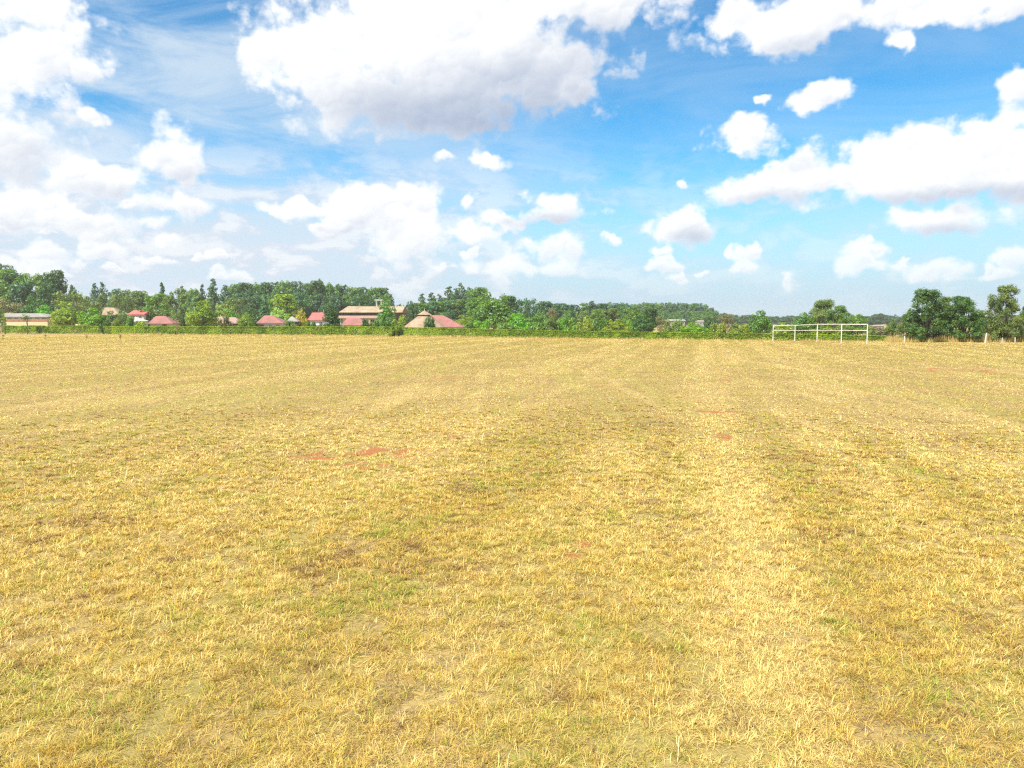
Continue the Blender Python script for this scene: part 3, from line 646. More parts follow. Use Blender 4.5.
def door(root, xc, zg, y, m_=WOOD, h=2.0, w_=0.85):
    dd = MB().box(xc - w_ / 2, xc + w_ / 2, y - 0.05, y - 0.003, zg, zg + h).build('door', m_, root)
    MB().box(xc + w_ / 2 - 0.14, xc + w_ / 2 - 0.06, y - 0.11, y - 0.052, zg + 1.0, zg + 1.08).build('handle', GREYROOF, dd)
def hip_roof(x0, x1, y0, y1, ze, zr, rx0, rx1, t=0.12):
    """hip (rx inside) or gable (rx = x ends) roof with a fascia of thickness t"""
    ym = (y0 + y1) / 2; mb = MB(); v = [(x0, y0, ze), (x1, y0, ze), (x1, y1, ze), (x0, y1, ze), (rx0, ym, zr), (rx1, ym, zr)]
    lo = [(x, y, z - t) for x, y, z in v[:4]]; mb.v = v + lo
    mb.f = [(0, 1, 5, 4), (1, 2, 5), (2, 3, 4, 5), (3, 0, 4), (6, 7, 1, 0), (7, 8, 2, 1), (8, 9, 3, 2), (9, 6, 0, 3), (9, 8, 7, 6)]
    return mb
def house(name, x0, x1, yr, ye, rx0, rx1, d, depth, roof, wall, label, cat='house', over=0.35, win=2, door_at=None, gable=False, roof_label=None):
    """x0..x1 eaves, yr ridge, ye eaves, rx ridge ends, all as seen; d distance of the front eave"""
    xm = XW((x0 + x1) / 2, d); z0 = float(gz(xm, d + depth / 2)) - 0.15; root = empty(name, (xm, d + depth / 2, z0))
    k = d / F; kr = (d + depth / 2) / F
    ex0, ex1 = XW(x0, d) - xm, XW(x1, d) - xm; ze = ZW(ye, d) - z0; zr = ZW(yr, d + depth / 2) - z0
    r0, r1 = XW(rx0, d + depth / 2) - xm, XW(rx1, d + depth / 2) - xm
    if gable: r0, r1 = ex0, ex1
    yf, yb = -depth / 2, depth / 2
    hip_roof(ex0, ex1, yf, yb, ze, zr, r0, r1).build('roof', roof, root)
    wx0, wx1, wy0, wy1 = ex0 + over, ex1 - over, yf + over, yb - over
    wl = MB().box(wx0, wx1, wy0, wy1, 0, ze - 0.125)
    if gable:
        for gx in (wx0, wx1 - 0.12):
            wl.hull([(gx, wy0, ze - 0.12), (gx, wy1, ze - 0.12), (gx, 0, zr - 0.2)], [(gx + 0.12, wy0, ze - 0.12), (gx + 0.12, wy1, ze - 0.12), (gx + 0.12, 0, zr - 0.2)])
    wl.build('wall', wall, root)
    n = win; span = wx1 - wx0
    if n: windows(root, [wx0 + span * (i + 0.5) / n for i in range(n)], ze - 1.35, ze - 0.4, wy0, min(1.0, span / n * 0.5))
    if door_at is not None: door(root, wx0 + span * door_at, 0.1, wy0, WOOD, min(2.0, ze - 0.25))
    tag(root, label, cat); return root

def long_hall():
    d = 152; root = house('long_hall', 3.5, 48, 313.3, 316.6, 5, 41, d, 8, GREYROOF, CREAM, 'long low cream hall with a red stripe behind the far left hedge', 'building', 0.3, 0)
    xm = XW((3.5 + 48) / 2, d); z0 = root.location.z; yf = -4 + 0.3; x0, x1 = XW(3.5, d) - xm + 0.3, XW(48, d) - xm - 0.3
    MB().box(x0 - 0.02, x1 + 0.02, yf - 0.03, yf - 0.002, ZW(321.6, d) - z0, ZW(320.1, d) - z0).build('painted_stripe', BRICK, root)
    for k in range(6):
        xc = x0 + (x1 - x0) * (k + 0.5) / 6; f = MB().box(xc - 0.5, xc + 0.5, yf - 0.03, yf - 0.003, ZW(319.3, d) - z0, ZW(317.6, d) - z0).build('window', OFFWHITE, root)
        MB().box(xc - 0.42, xc + 0.42, yf - 0.045, yf - 0.032, ZW(319.1, d) - z0, ZW(317.8, d) - z0).build('pane', GREYROOF, f)
long_hall()
def pyramid_hut():
    d = 158; xm = XW(80.6, d); z0 = float(gz(xm, d)) - 0.1; root = empty('pointed_hut', (xm, d + 2, z0)); tag(root, 'small hut with a steep pink pointed roof beside a yellow green tree', 'hut')
    k = d / F; ring = lambda r, z, n=8: [(r * math.cos(2 * math.pi * i / n + 0.39), r * math.sin(2 * math.pi * i / n + 0.39), z) for i in range(n)]
    za, zm, zb = ZW(312.8, d) - z0, ZW(320, d) - z0, ZW(324, d) - z0
    mb = MB(); L_ = [ring(0.05, za), ring(2.8 * k, (za + zm) / 2 - 0.15), ring(5.6 * k, zm), ring(9.8 * k, zb)]
    for a, b in zip(L_[1:], L_[:-1]): mb.hull(a, b)
    mb.build('roof', PINKROOF, root); MB().hull(ring(8.3 * k, 0), ring(8.3 * k, zb - 0.02)).build('wall', TANROOF, root)
    MB().hull(ring(10.6 * k, zb - 0.25), ring(10.2 * k, zb - 0.02)).build('eave_skirt', CREAM, root)
pyramid_hut()
house('village_house', 102, 119, 307.5, 314.5, 105, 114, 185, 6, TANROOF, OFFWHITE, 'pale tan roofed house half hidden by trees right of the pointed hut', win=2)
house('garden_shed', 99, 111, 321.3, 323, 100, 110, 150, 2.5, CREAMROOF, OFFWHITE, 'low pale shed just above the hedge below the tan roofed house', 'shed', 0.15, 1)
house('village_house', 127.5, 144.5, 310.2, 314.2, 128, 144, 172, 6, REDROOF, OFFWHITE, 'white house with a bright red gable roof', win=2, gable=True)
house('lean_shed', 134.5, 142, 317, 320.8, 135, 136, 160, 3, OFFWHITE, OFFWHITE, 'small white roofed outbuilding in front of the bright red gable house', 'shed', 0.15, 0)
house('village_house', 147.5, 173, 316.0, 323.4, 156, 165.5, 150, 6, PINKROOF, OFFWHITE, 'faded red hip roofed house with pale walls left of the tall dark pole', win=3, door_at=0.65)
house('village_house', 214, 226, 316.6, 323.6, 216.5, 222, 152, 5, BROWNROOF, OFFWHITE, 'small pinkish brown roof beside the round yellow green tree', win=1)
house('village_house', 224.5, 240, 317.2, 323.2, 229.5, 235.5, 158, 5, BROWNROOF, BROWNWALL, 'low brown house with a pinkish brown roof behind a dry bush', win=2)
house('village_house', 256, 283, 315.4, 322.9, 264.5, 272.5, 148, 6, PINKROOF, OFFWHITE, 'pink hip roofed house with white front left of the lime green bush', win=3, door_at=0.12)
house('garden_shed', 276.5, 284, 316.2, 320.2, 277.5, 283, 166, 3, BROWNROOF, OFFWHITE, 'small grey pink roof tucked behind the pink hip roofed house', 'shed', 0.2, 1)
house('thatched_hut', 286.5, 298, 316.4, 321.2, 291.5, 292.5, 155, 3.4, GREYROOF, BROWNWALL, 'little dark hut with a grey pointed roof', 'hut', 0.3, 1)
rh = house('village_house', 307.5, 326, 312.5, 319.8, 312.5, 323, 150, 5.5, REDROOF, BLUEWALL, 'red hip roofed house with pale blue walls and a roof mast', win=2, door_at=0.5)
MB().tube([(0.65, 0, ZW(313, 152) - rh.location.z), (0.65, 0, ZW(309.3, 152) - rh.location.z)], 0.04, 6).build('roof_mast', OFFWHITE, rh)
house('village_house', 341, 366.5, 317.8, 325.1, 347, 359.5, 146, 6, PINKROOF, OFFWHITE, 'faded pink hip roof in front of the long cream roofed building', win=3)

def long_lodge():
    d = 186; xm = XW(372, d); z0 = float(gz(xm, d)) - 0.2; root = empty('two_level_lodge', (xm, d, z0))
    tag(root, 'long two level building with a broad cream roof and shaded veranda', 'building')
    x = lambda p: XW(p, d) - xm
    z = lambda y, dd=0: ZW(y, d + dd) - z0
    hip_roof(x(340), x(403), -1.0, 9, z(312.0, -1), z(306.3, 4), x(344.5), x(403), 0.15).build('roof', CREAMROOF, root)
    MB().box(x(342), x(402.5), 0.6, 8.4, 0, z(312.6)).build('wall', BROWNWALL, root)  # dark brown puts the shade under the eaves into the wall colour
    MB().hull([(x(402.6), 0.6, z(312.3)), (x(402.6), 8.4, z(312.3)), (x(402.6), 4, z(306.6, 4))], [(x(403.4), 0.6, z(312.3)), (x(403.4), 8.4, z(312.3)), (x(403.4), 4, z(306.6, 4))]).build('gable', BRICK, root)
    hip_roof(x(340), x(396), -2.6, 0.55, z(317.9, -2.6), z(315.6), x(340), x(396), 0.1).build('veranda_roof', BROWNROOF, root)
    MB().box(x(343), x(395), -0.6, 0.5, 0, z(318.4)).build('lower_wall', OFFWHITE, root)
    for i in range(8): 
        px_ = x(343 + 7 * i); MB().box(px_ - 0.08, px_ + 0.08, -2.4, -2.24, 0, z(318.2, -2.4)).build('veranda_post', OFFWHITE, root)
    windows(root, [x(349 + 8 * i) for i in range(6)], z(322.5), z(319.4), -0.6, 0.9)
    windows(root, [x(347 + 7 * i) for i in range(7)], z(315.0), z(313.0), 0.6, 1.0, BROWNROOF)
    tk = empty('tank_stand', (XW(379.3, d + 5), d + 5, ZW(306.3, d + 5))); tag(tk, 'flat pale panel raised on thin legs above the broad cream roof', 'stand')
    w_ = 3.9 * (d + 5) / F; h = 6.6 * (d + 5) / F
    MB().box(-w_, w_, -0.8, 0.8, h - 0.22, h).build('panel', OFFWHITE, tk)
    for sx in (-0.62, 0.62):
        for sy in (-0.6, 0.6): MB().box(sx * w_ - 0.07, sx * w_ + 0.07, sy - 0.07, sy + 0.07, -0.9, h - 0.222).build('leg', OFFWHITE, tk)
    MB().box(-0.62 * w_, 0.62 * w_, -0.03, 0.03, h * 0.32, h * 0.32 + 0.1).build('brace', WOOD, tk)
long_lodge()

def octagon_lodge():
    d = 150; xm = XW(424.6, d); z0 = float(gz(xm, d)) - 0.1; root = empty('octagonal_lodge', (xm, d, z0)); k = d / F
    tag(root, 'round lodge with a tan two tier pointed roof behind a dark bush', 'lodge')
    n = 10; ring = lambda r, z: [(r * math.cos(2 * math.pi * i / n + 0.2), r * math.sin(2 * math.pi * i / n + 0.2), z) for i in range(n)]
    z = lambda y: ZW(y, d) - z0
    MB().hull(ring(21.5 * k, z(327.2) - 0.1), ring(21.5 * k, z(327.2))).hull(ring(21.5 * k, z(327.2) + 0.002), ring(6.2 * k, z(315.8))).build('roof', TANROOF, root)
    MB().hull(ring(5.4 * k, z(315.8) + 0.003), ring(5.4 * k, z(314.6))).build('lantern_wall', BROWNWALL, root)
    u = MB().hull(ring(7.6 * k, z(314.9)), ring(0.06, z(310.6))); uo = u.build('upper_roof', TANROOF, root)
    MB().tube([(0, 0, z(310.7)), (0, 0, z(308.6))], 0.05, 6).build('finial', OFFWHITE, uo)
    MB().hull(ring(19 * k, 0), ring(19 * k, z(327.2) - 0.102)).build('wall', OFFWHITE, root)
    house('lodge_wing', 424, 463.5, 315.2, 327.0, 430, 443, d + 1.5, 8, PINKROOF, OFFWHITE, 'wide pink hip roof joining the right side of the round lodge', 'house', 0.4, 4)
octagon_lodge()
house('village_house', 666, 686, 319.2, 320.7, 668, 684, 330, 7, GREYROOF, GREYROOF, 'distant low pale grey house with several windows below the wooded ridge', win=5)
house('garden_shed', 697, 704.5, 320.3, 321.4, 698, 703.5, 335, 4, GREYROOF, GREYROOF, 'tiny distant pale roof right of the low grey house', 'shed', 0.2, 1)
house('farm_building', 876, 885, 324.8, 326.0, 877, 884, 260, 5, GREYROOF, BROWNWALL, 'distant dark shed with a grey roof beyond the right end of the hedge', 'shed', 0.2, 2)
tkx = XW(173.5, 165); t_ = empty('water_tank', (tkx, 165, float(gz(tkx, 165)))); tag(t_, 'blue grey water tank on a stand right of the hip roofed house', 'tank')
MB().tube([(0, 0, 2.05), (0, 0, 2.15), (0, 0, 3.2), (0, 0, 3.4)], [0.62, 0.66, 0.66, 0.3], 16).build('tank_body', BLUETANK, t_)
for a in range(4): MB().box(0.4 * (1 if a % 2 else -1) - 0.06, 0.4 * (1 if a % 2 else -1) + 0.06, 0.4 * (1 if a > 1 else -1) - 0.06, 0.4 * (1 if a > 1 else -1) + 0.06, 0, 2.048).build('leg', WOOD, t_)

# ------------------------------------------------------------------ trees
T = tree
# far left height of tall trees
T('euc', -14, 262, 34, 246, C_DARK, 'huge dark tree cut by the left edge of the photo', 'tall trees at the far left')
T('euc', 2, 264, 26, 240, C_DARK, 'tallest tree of the far left clump, dark at its top', 'tall trees at the far left', 0)
T('euc', 14, 270, 25, 225, C_MID, 'big sunlit tree rising over the cream hall', 'tall trees at the far left', 1)
T('euc', 36, 274.5, 19, 222, C_MID, 'mid height tree between two taller ones above the cream hall', 'tall trees at the far left', 2)
T('euc', 47, 275, 16, 238, C_DARK, 'dark narrow tree behind the mid height one above the cream hall', 'tall trees at the far left', 0)
T('euc', 57, 270.5, 18, 230, C_DARK, 'tall dark rounded tree at the right end of the far left clump', 'tall trees at the far left', 1)
T('euc', 50, 283, 15, 205, C_DARK, 'shaded tree low on the right side of the far left clump', 'tall trees at the far left', 2)
T('euc', 24, 283, 20, 208, C_BLUE, 'bluish tree in front of the far left clump', 'tall trees at the far left', 1)
T('broad', 72, 286, 15, 215, C_DARK, 'dark round tree stepping down from the far left clump')
T('airy', 72, 292, 26, 185, C_OLIVE, 'wide olive brown tree with an open crown right of the far left clump')
T('airy', 88, 296, 22, 190, C_OLIVE, 'olive brown tree behind the pointed hut')
T('broad', 36, 298, 26, 175, C_DARK, 'dark green bushy tree standing over the roof of the cream hall')
T('airy', 8, 299, 24, 172, C_DRY, 'dry greyish brown tree behind the left end of the cream hall')
T('airy', -8, 303, 22, 165, C_OLIVE, 'olive bush cut by the left edge of the photo')
T('airy', 22, 303, 18, 175, C_DRY, 'dry brown bush above the middle of the cream hall')
T('broad', 46, 305.5, 15, 164, C_BRIGHT, 'bright green bush at the right end of the cream hall roof')
T('broad', 68, 302.5, 24, 150, C_YEL, 'yellow green tree left of the pointed hut')
T('broad', 58, 308, 14, 158, C_OLIVE, 'olive bush between the cream hall and the yellow green tree')
T('broad', 93, 308.5, 20, 148, C_BRIGHT, 'bright green round tree right of the pointed hut')
T('conifer', 96, 284, 13, 262, C_BLUE, 'left one of two bluish conifers on the skyline above the pointed hut', None, 1)
T('conifer', 104, 283.5, 14, 262, C_BLUE, 'right one of two bluish conifers on the skyline above the pointed hut', None, 2)
T('euc', 117, 289, 13, 255, C_BLUE, 'small blue green tree right of the two bluish conifers')
T('airy', 108, 294, 22, 205, C_OLIVE, 'olive tree below the two bluish conifers')
T('airy', 122, 294, 20, 200, C_OLIVE, 'olive tree above the bright red gable house')
T('broad', 123, 310.5, 13, 156, C_MID, 'dense green bush left of the bright red gable house')
T('shrub', 131, 316, 12, 146, C_MID, 'round dark green bush in front of the bright red gable house')
T('shrub', 141, 321, 14, 143, C_YEL, 'yellow green bush below the small white outbuilding')
T('shrub', 116, 321, 12, 144, C_YEL, 'yellow green bush on the hedge right of the pale shed')
T('euc', 127, 290, 12, 250, C_MID, 'thin crowned tree on the skyline above the bright red gable house')
T('euc', 140, 291, 18, 245, C_OLIVE, 'grey olive tree on the skyline right of the bright red gable house')
T('broad', 147, 303, 15, 175, C_MID, 'green tree between the bright red gable and the faded red hip roof')
T('poplar', 163, 282.8, 5.5, 235, C_BLUE, 'slim columnar tree standing clear above the skyline')
T('euc', 158, 294, 20, 225, C_MID, 'mid green tree below the slim columnar tree')
T('airy', 177, 288.5, 27, 178, C_OLIVE, 'large olive brown tree behind the tall dark pole')
T('conifer', 183, 287, 9, 245, C_DARK, 'dark pointed conifer right of the large olive brown tree')
T('broad', 162, 305, 22, 180, C_MID, 'green tree behind the faded red hip roof')
T('broad', 177, 311, 14, 155, C_OLIVE, 'olive bush right of the faded red hip roof', )
T('euc', 194, 289.5, 15, 235, C_MID, 'rounded tree behind the dense yellow green tree')
T('conifer', 203.5, 285.5, 10, 238, C_DARK, 'shorter one of two dark conifers behind the dense yellow green tree', None, 0)
T('conifer', 214, 280, 15, 232, C_DARK, 'tall dark conifer that stands highest over the village', None, 1)
T('broad', 203, 301, 24, 139, C_YEL, 'dense rounded yellow green tree right behind the hedge', None, 0)
T('broad', 219, 305.5, 13, 170, C_LIME, 'pale green tree behind the small pinkish brown roof')
T('airy', 190, 312, 10, 155, C_LIME, 'pale bush left of the dense yellow green tree')
T('airy', 234, 298.5, 24, 190, C_OLIVE, 'olive tree behind the low brown house')
T('broad', 230, 307, 16, 172, C_BRIGHT, 'fresh green bush above the low brown house')
T('shrub', 226, 315, 11, 144, C_DRY, 'dry tan bush in front of the low brown house')
T('broad', 246, 313, 13, 145, C_YEL, 'yellow green bush left of the pink hip roofed house')
T('broad', 252, 308.5, 17, 166, C_DARK, 'dark bush behind the pink hip roofed house')
T('conifer', 265, 296, 14, 205, C_BLUE, 'bluish conifer standing before the plantation')
T('euc', 284, 294.5, 22, 215, C_YEL, 'pale yellow green tree standing before the plantation', None, 1)
T('broad', 279, 308.5, 20, 160, C_LIME, 'lime green spreading bush right of the pink hip roofed house')
T('broad', 301, 309.5, 10, 158, C_GOLD, 'yellow flowering tree between the grey hut and the pale blue house')
T('broad', 297, 315, 12, 165, C_DRY, 'dry brown bush beside the little dark hut')
T('shrub', 289, 320.5, 14, 143, C_OLIVE, 'olive bush on the hedge in front of the little dark hut')
T('conifer', 331, 305.5, 17, 142, C_DARK, 'bushy dark green conifer right of the pale blue house', None, 2)
T('shrub', 310.5, 321, 8, 141, C_MID, 'small green bush in front of the pale blue walls')
T('shrub', 365, 319, 8, 141, C_DARK, 'small dark bush at the right end of the faded pink roof')
T('broad', 387.5, 302.5, 18, 160, C_MID, 'leafy green tree covering the right half of the cream roofed building', None, 2)
T('shrub', 376, 318.5, 10, 150, C_MID, 'green bush below the leafy tree at the cream roofed building')
T('shrub', 402, 315.5, 14, 150, C_YEL, 'yellow green bush left of the round lodge')
T('shrub', 395, 319.5, 11, 118.6, C_YEL, 'unclipped bush growing out of the hedge line left of the round lodge')
T('shrub', 429.5, 316.5, 11, 143, C_DARK, 'dark upright bush in front of the round lodge')
T('broad', 463, 315.5, 20, 162, C_YEL, 'dark yellow green bush at the right end of the pink lodge wing')
T('shrub', 481, 320, 13, 150, C_BRIGHT, 'bright green bush under the big round tree right of the lodge')
T('broad', 448, 308, 16, 190, C_BLUE, 'blue green tree behind the pink lodge wing')
# plantation behind the village
for k, (x, tp) in enumerate([(226, 286), (236, 284.5), (243, 283), (251, 285), (259, 284), (268, 282.5), (277, 283), (285, 281.5), (293, 282), (301, 282.5), (308, 284), (315, 281), (322, 280.5), (330, 284), (338, 284.5), (345, 286), (352, 287), (360, 287.5), (367, 288.5), (374, 288.5), (381, 288), (387, 289)]):
    T('euc' if k % 3 else 'conifer', x, tp, 13 + 4 * rt.random(), 285 + 30 * rt.random(), (C_BLUE, C_MID, C_DARK)[k % 3], 'tall tree of the dense plantation behind the village roofs', 'plantation trees behind the village')
for k in range(17):
    T('euc' if k % 2 else 'broad', 232 + 9.6 * k, 293 + 5 * rt.random(), 14 + 3 * rt.random(), 255 + 15 * rt.random(), (C_MID, C_BLUE, C_DARK, C_BLUE)[k % 4], 'lower tree along the near edge of the plantation behind the village roofs', 'trees along the plantation edge')
T('conifer', 391.5, 295, 9, 270, C_DARK, 'last dark conifer at the right end of the plantation', None, 1)
# pine wood behind the lodge
T('broad', 411, 301.5, 10, 215, C_DARK, 'small dark tree left of the round lodge apex')
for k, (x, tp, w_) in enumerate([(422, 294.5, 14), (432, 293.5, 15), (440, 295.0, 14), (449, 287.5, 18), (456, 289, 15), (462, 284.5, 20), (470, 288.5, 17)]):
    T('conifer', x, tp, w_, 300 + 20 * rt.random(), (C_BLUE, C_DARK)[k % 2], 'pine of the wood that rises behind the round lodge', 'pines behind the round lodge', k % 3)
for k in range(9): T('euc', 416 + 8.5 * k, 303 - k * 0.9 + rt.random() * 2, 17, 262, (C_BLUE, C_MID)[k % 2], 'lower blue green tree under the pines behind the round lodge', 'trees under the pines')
T('euc', 478, 287.5, 18, 250, C_MID, 'dark topped tree between the pines and the big round tree')
T('broad', 494, 293.5, 34, 172, C_MID, 'big round green tree with dark trunks right of the lodge', None, 1)
T('euc', 480, 298, 20, 200, C_MID, 'green tree filling in left of the big round tree', None, 2)
T('euc', 509, 296, 15, 205, C_DARK, 'dark tree behind the right side of the big round tree')
T('airy', 525, 298.5, 20, 215, C_BLUE, 'grey green open tree right of the big round tree')
T('conifer', 527, 299, 8, 240, C_BLUE, 'thin conifer top inside the grey green open tree')
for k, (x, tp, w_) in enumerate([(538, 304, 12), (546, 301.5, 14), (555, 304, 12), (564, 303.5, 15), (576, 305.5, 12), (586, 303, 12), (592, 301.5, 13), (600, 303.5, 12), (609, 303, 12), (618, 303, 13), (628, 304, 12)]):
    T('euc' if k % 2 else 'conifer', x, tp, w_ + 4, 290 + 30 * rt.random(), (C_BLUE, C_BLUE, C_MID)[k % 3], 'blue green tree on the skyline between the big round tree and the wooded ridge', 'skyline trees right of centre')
for k, (x, tp, w_, kd, c_) in enumerate([(553, 308, 12, 'airy', C_DRY), (540, 311, 14, 'broad', C_MID), (567, 311, 15, 'broad', C_MID), (581, 312, 14, 'broad', C_OLIVE), (598, 309, 15, 'euc', C_MID), (611, 308.5, 16, 'euc', C_OLIVE), (622, 310, 14, 'broad', C_MID)]):
    T(kd, x, tp, w_, 225 + 15 * rt.random(), c_, ['tan grey tree right of the grey green open tree', 'green tree low behind the bright bushes left of the tan grey tree', 'green tree right of the tan grey tree', 'olive tree two crowns right of the tan grey tree', 'upright green tree above the olive dark bush', 'olive tree above the wide yellow green bush', 'green tree between the wide yellow green bush and the wooded ridge'][k])
T('broad', 519, 313.5, 22, 142, C_BRIGHT, 'wide bright green bush right of the big round tree')
T('shrub', 537, 314, 17, 140, C_MID, 'mid green bush right of the wide bright green bush')
T('shrub', 551, 316, 15, 138, C_OLIVE, 'brownish olive bush below the tan grey tree')
T('shrub', 562, 318, 12, 140, C_BRIGHT, 'fresh green bush right of the brownish olive bush')
T('shrub', 573, 318, 13, 139, C_BRIGHT, 'fresh green bush left of the olive dark bush')
T('shrub', 586.5, 316.5, 15, 134, C_YEL, 'olive dark bush with a brown foot at the hedge')
T('shrub', 600, 318, 12, 140, C_MID, 'small green bush right of the olive dark bush')
T('broad', 617, 319.5, 24, 132, C_YEL, 'wide yellow green bush behind the hedge')
T('broad', 634, 307.5, 20, 175, C_MID, 'green tree at the left foot of the wooded ridge', None, 2)
T('euc', 650, 308.5, 15, 172, C_DARK, 'dark green tree left of the distant grey house')
T('broad', 641, 315, 20, 160, C_DARK, 'shaded bush below the dark green tree left of the distant grey house')
T('airy', 661, 316, 12, 150, C_DRY, 'reddish brown bush left of the distant grey house')
T('shrub', 675, 322, 14, 138, C_OLIVE, 'olive bush in front of the distant grey house')
T('shrub', 629, 320, 12, 135, C_BRIGHT, 'bright green bush right of the wide yellow green bush')
T('broad', 695, 323.0, 24, 128, C_BRIGHT, 'bright yellow green bush right of the distant grey house')
T('shrub', 684, 325, 10, 130, C_YEL, 'low yellowish bush left of the bright yellow green bush')
T('broad', 709, 318.5, 11, 138, C_DARK, 'dark upright bush left of the bare brownish tree')
T('airy', 728, 314, 17, 140, C_DRY, 'bare brownish tree behind the hedge')
T('shrub', 743, 324, 18, 125, C_YEL, 'low yellow bush right of the bare brownish tree')
T('broad', 761, 311, 17, 125, C_MID, 'round dark green tree left of the white goal', None, 0)
T('broad', 111, 311, 14, 152, C_OLIVE, 'olive bush partly hiding the pale tan roofed house')
T('broad', 104, 316, 11, 149, C_MID, 'mid green bush left of the olive bush at the tan roofed house')
T('shrub', 678, 319.5, 12, 160, C_MID, 'round green bush hiding the middle of the distant grey house')
T('shrub', 668, 320, 12, 155, C_OLIVE, 'olive green bush hiding the left end of the distant grey house')
T('shrub', 718, 322, 13, 132, C_YEL, 'yellow green bush at the left foot of the bare brownish tree')
T('shrub', 736, 322.5, 14, 134, C_OLIVE, 'olive bush at the right foot of the bare brownish tree')
T('shrub', 752, 323, 15, 136, C_YEL, 'yellow green bush left of the round dark green tree by the goal')
T('shrub', 772, 325, 14, 130, C_OLIVE, 'olive bush between the round dark green tree and the goal')
T('shrub', 792, 324, 14, 130, C_MID, 'mid green bush behind the second post of the goal')
T('shrub', 846, 325, 18, 128, C_OLIVE, 'olive bush behind the fourth post of the goal')
T('shrub', 815, 325, 16, 128, C_MID, 'mid green bush behind the third post of the goal')
T('shrub', 505, 322, 16, 140, C_MID, 'mid green bush in the dark under the big round tree')
T('shrub', 470, 321, 14, 142, C_MID, 'mid green bush right of the dark yellow green bush by the lodge wing')
# wooded ridge
for k in range(26):
    x = 620 + 3.85 * k; tp = 305 - 2.0 * math.sin((x - 618) / 97 * 3.14) + 2.2 * rt.random() - 0.6 + (3.2 if x > 706 else 0) + (3 if x > 713 else 0)
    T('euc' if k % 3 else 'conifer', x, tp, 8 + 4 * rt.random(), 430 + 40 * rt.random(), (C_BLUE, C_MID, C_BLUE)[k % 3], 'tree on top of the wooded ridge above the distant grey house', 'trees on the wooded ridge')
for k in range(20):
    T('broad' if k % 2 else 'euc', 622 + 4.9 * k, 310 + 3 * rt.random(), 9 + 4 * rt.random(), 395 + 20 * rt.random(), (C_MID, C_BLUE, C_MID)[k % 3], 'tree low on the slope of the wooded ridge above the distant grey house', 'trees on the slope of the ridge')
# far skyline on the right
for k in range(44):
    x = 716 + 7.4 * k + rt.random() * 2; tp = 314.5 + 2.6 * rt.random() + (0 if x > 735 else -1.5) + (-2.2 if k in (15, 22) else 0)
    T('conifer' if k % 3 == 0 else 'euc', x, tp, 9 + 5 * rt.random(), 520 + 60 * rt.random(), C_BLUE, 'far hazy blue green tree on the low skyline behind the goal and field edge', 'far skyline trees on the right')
# behind the goal
T('shrub', 783, 323, 18, 112, C_YEL, 'yellow green bush showing through the left bay of the goal')
T('broad', 804, 313, 19, 118, C_MID, 'rounded green tree behind the left half of the goal', None, 1)
T('grove', 822, 300, 30, 150, C_OLIVE, 'largest tree behind the goal, olive with an uneven top', None, 0)
T('grove', 838, 306, 24, 146, C_MID, 'green tree on the right flank of the largest tree behind the goal', None, 1)
T('broad', 858, 314.5, 18, 114, C_MID, 'rounded green tree behind the right half of the goal', None, 2)
T('shrub', 828, 327, 26, 112, C_YEL, 'low yellow green bush behind the middle of the goal')
T('shrub', 872, 327, 12, 105, C_OLIVE, 'low olive bush right of the goal')
T('shrub', 882, 327.5, 14, 110, C_DRY, 'dry pinkish tan scrub beyond the right end of the hedge')
T('broad', 893, 319.5, 12, 96, C_OLIVE, 'small olive tree between the hedge end and the dark field edge trees')
T('airy', 902, 322, 9, 94, C_DRY, 'dry twiggy bush left of the dark field edge trees')
# trees at the right edge of the field
T('grove', 912, 312, 20, 89, C_GROVE, 'short leaning dark tree at the left of the field edge group', 'field edge trees', 1)
T('grove', 927, 289.5, 38, 88, C_GROVE, 'tallest dark tree of the middle group at the field edge', 'field edge trees', 0)
T('grove', 945, 297, 26, 89, C_OLIVE, 'olive tree joining the two dark trees at the field edge', 'field edge trees', 2)
T('grove', 963, 296.5, 34, 88, C_GROVE, 'dark broad tree left of the leaning white post', 'field edge trees', 1)
T('grove', 1004, 286, 37, 88, C_OLIVE, 'tall grey olive tree on a dark trunk right of the leaning white post', 'field edge trees', 2)
T('grove', 1030, 304, 26, 90, C_DARK, 'dark tree cut by the right edge of the photo', 'field edge trees', 0)
T('broad', 982, 318, 18, 112, C_MID, 'pale green tree behind the leaning white post')
T('broad', 994, 321, 14, 116, C_MID, 'green bush behind the tall grey olive tree')
T('broad', 1012, 320, 16, 118, C_DARK, 'dark green bush filling in right of the tall grey olive tree')
# young trees in front of the hedge on the left
T('sapling', 27, 314, 7, 134, C_OLIVE, 'thin bare sapling in front of the cream hall', None, 0)
T('sapling', 4.5, 313, 5, 133, C_YEL, 'slender yellow green sapling at the left end of the cream hall', None, 1)
T('shrub', 105, 321, 9, 132.5, C_DARK, 'dark bushy growth standing out of the hedge below the pale shed')
for x, y in ((2, 340.5), (45, 340.3), (86, 340), (119.5, 340)):
    d = foot(x, y)[1]; T('sapling', x, 334.4, 2.6, d, C_DRY, {2: 'small brown sapling in the field at the far left edge', 45: 'small brown sapling in the field in front of the right end of the cream hall', 86: 'small brown sapling in the field in front of the pointed hut', 119.5: 'small brown sapling in the field in front of the pale shed'}[x], 'young saplings in the field')

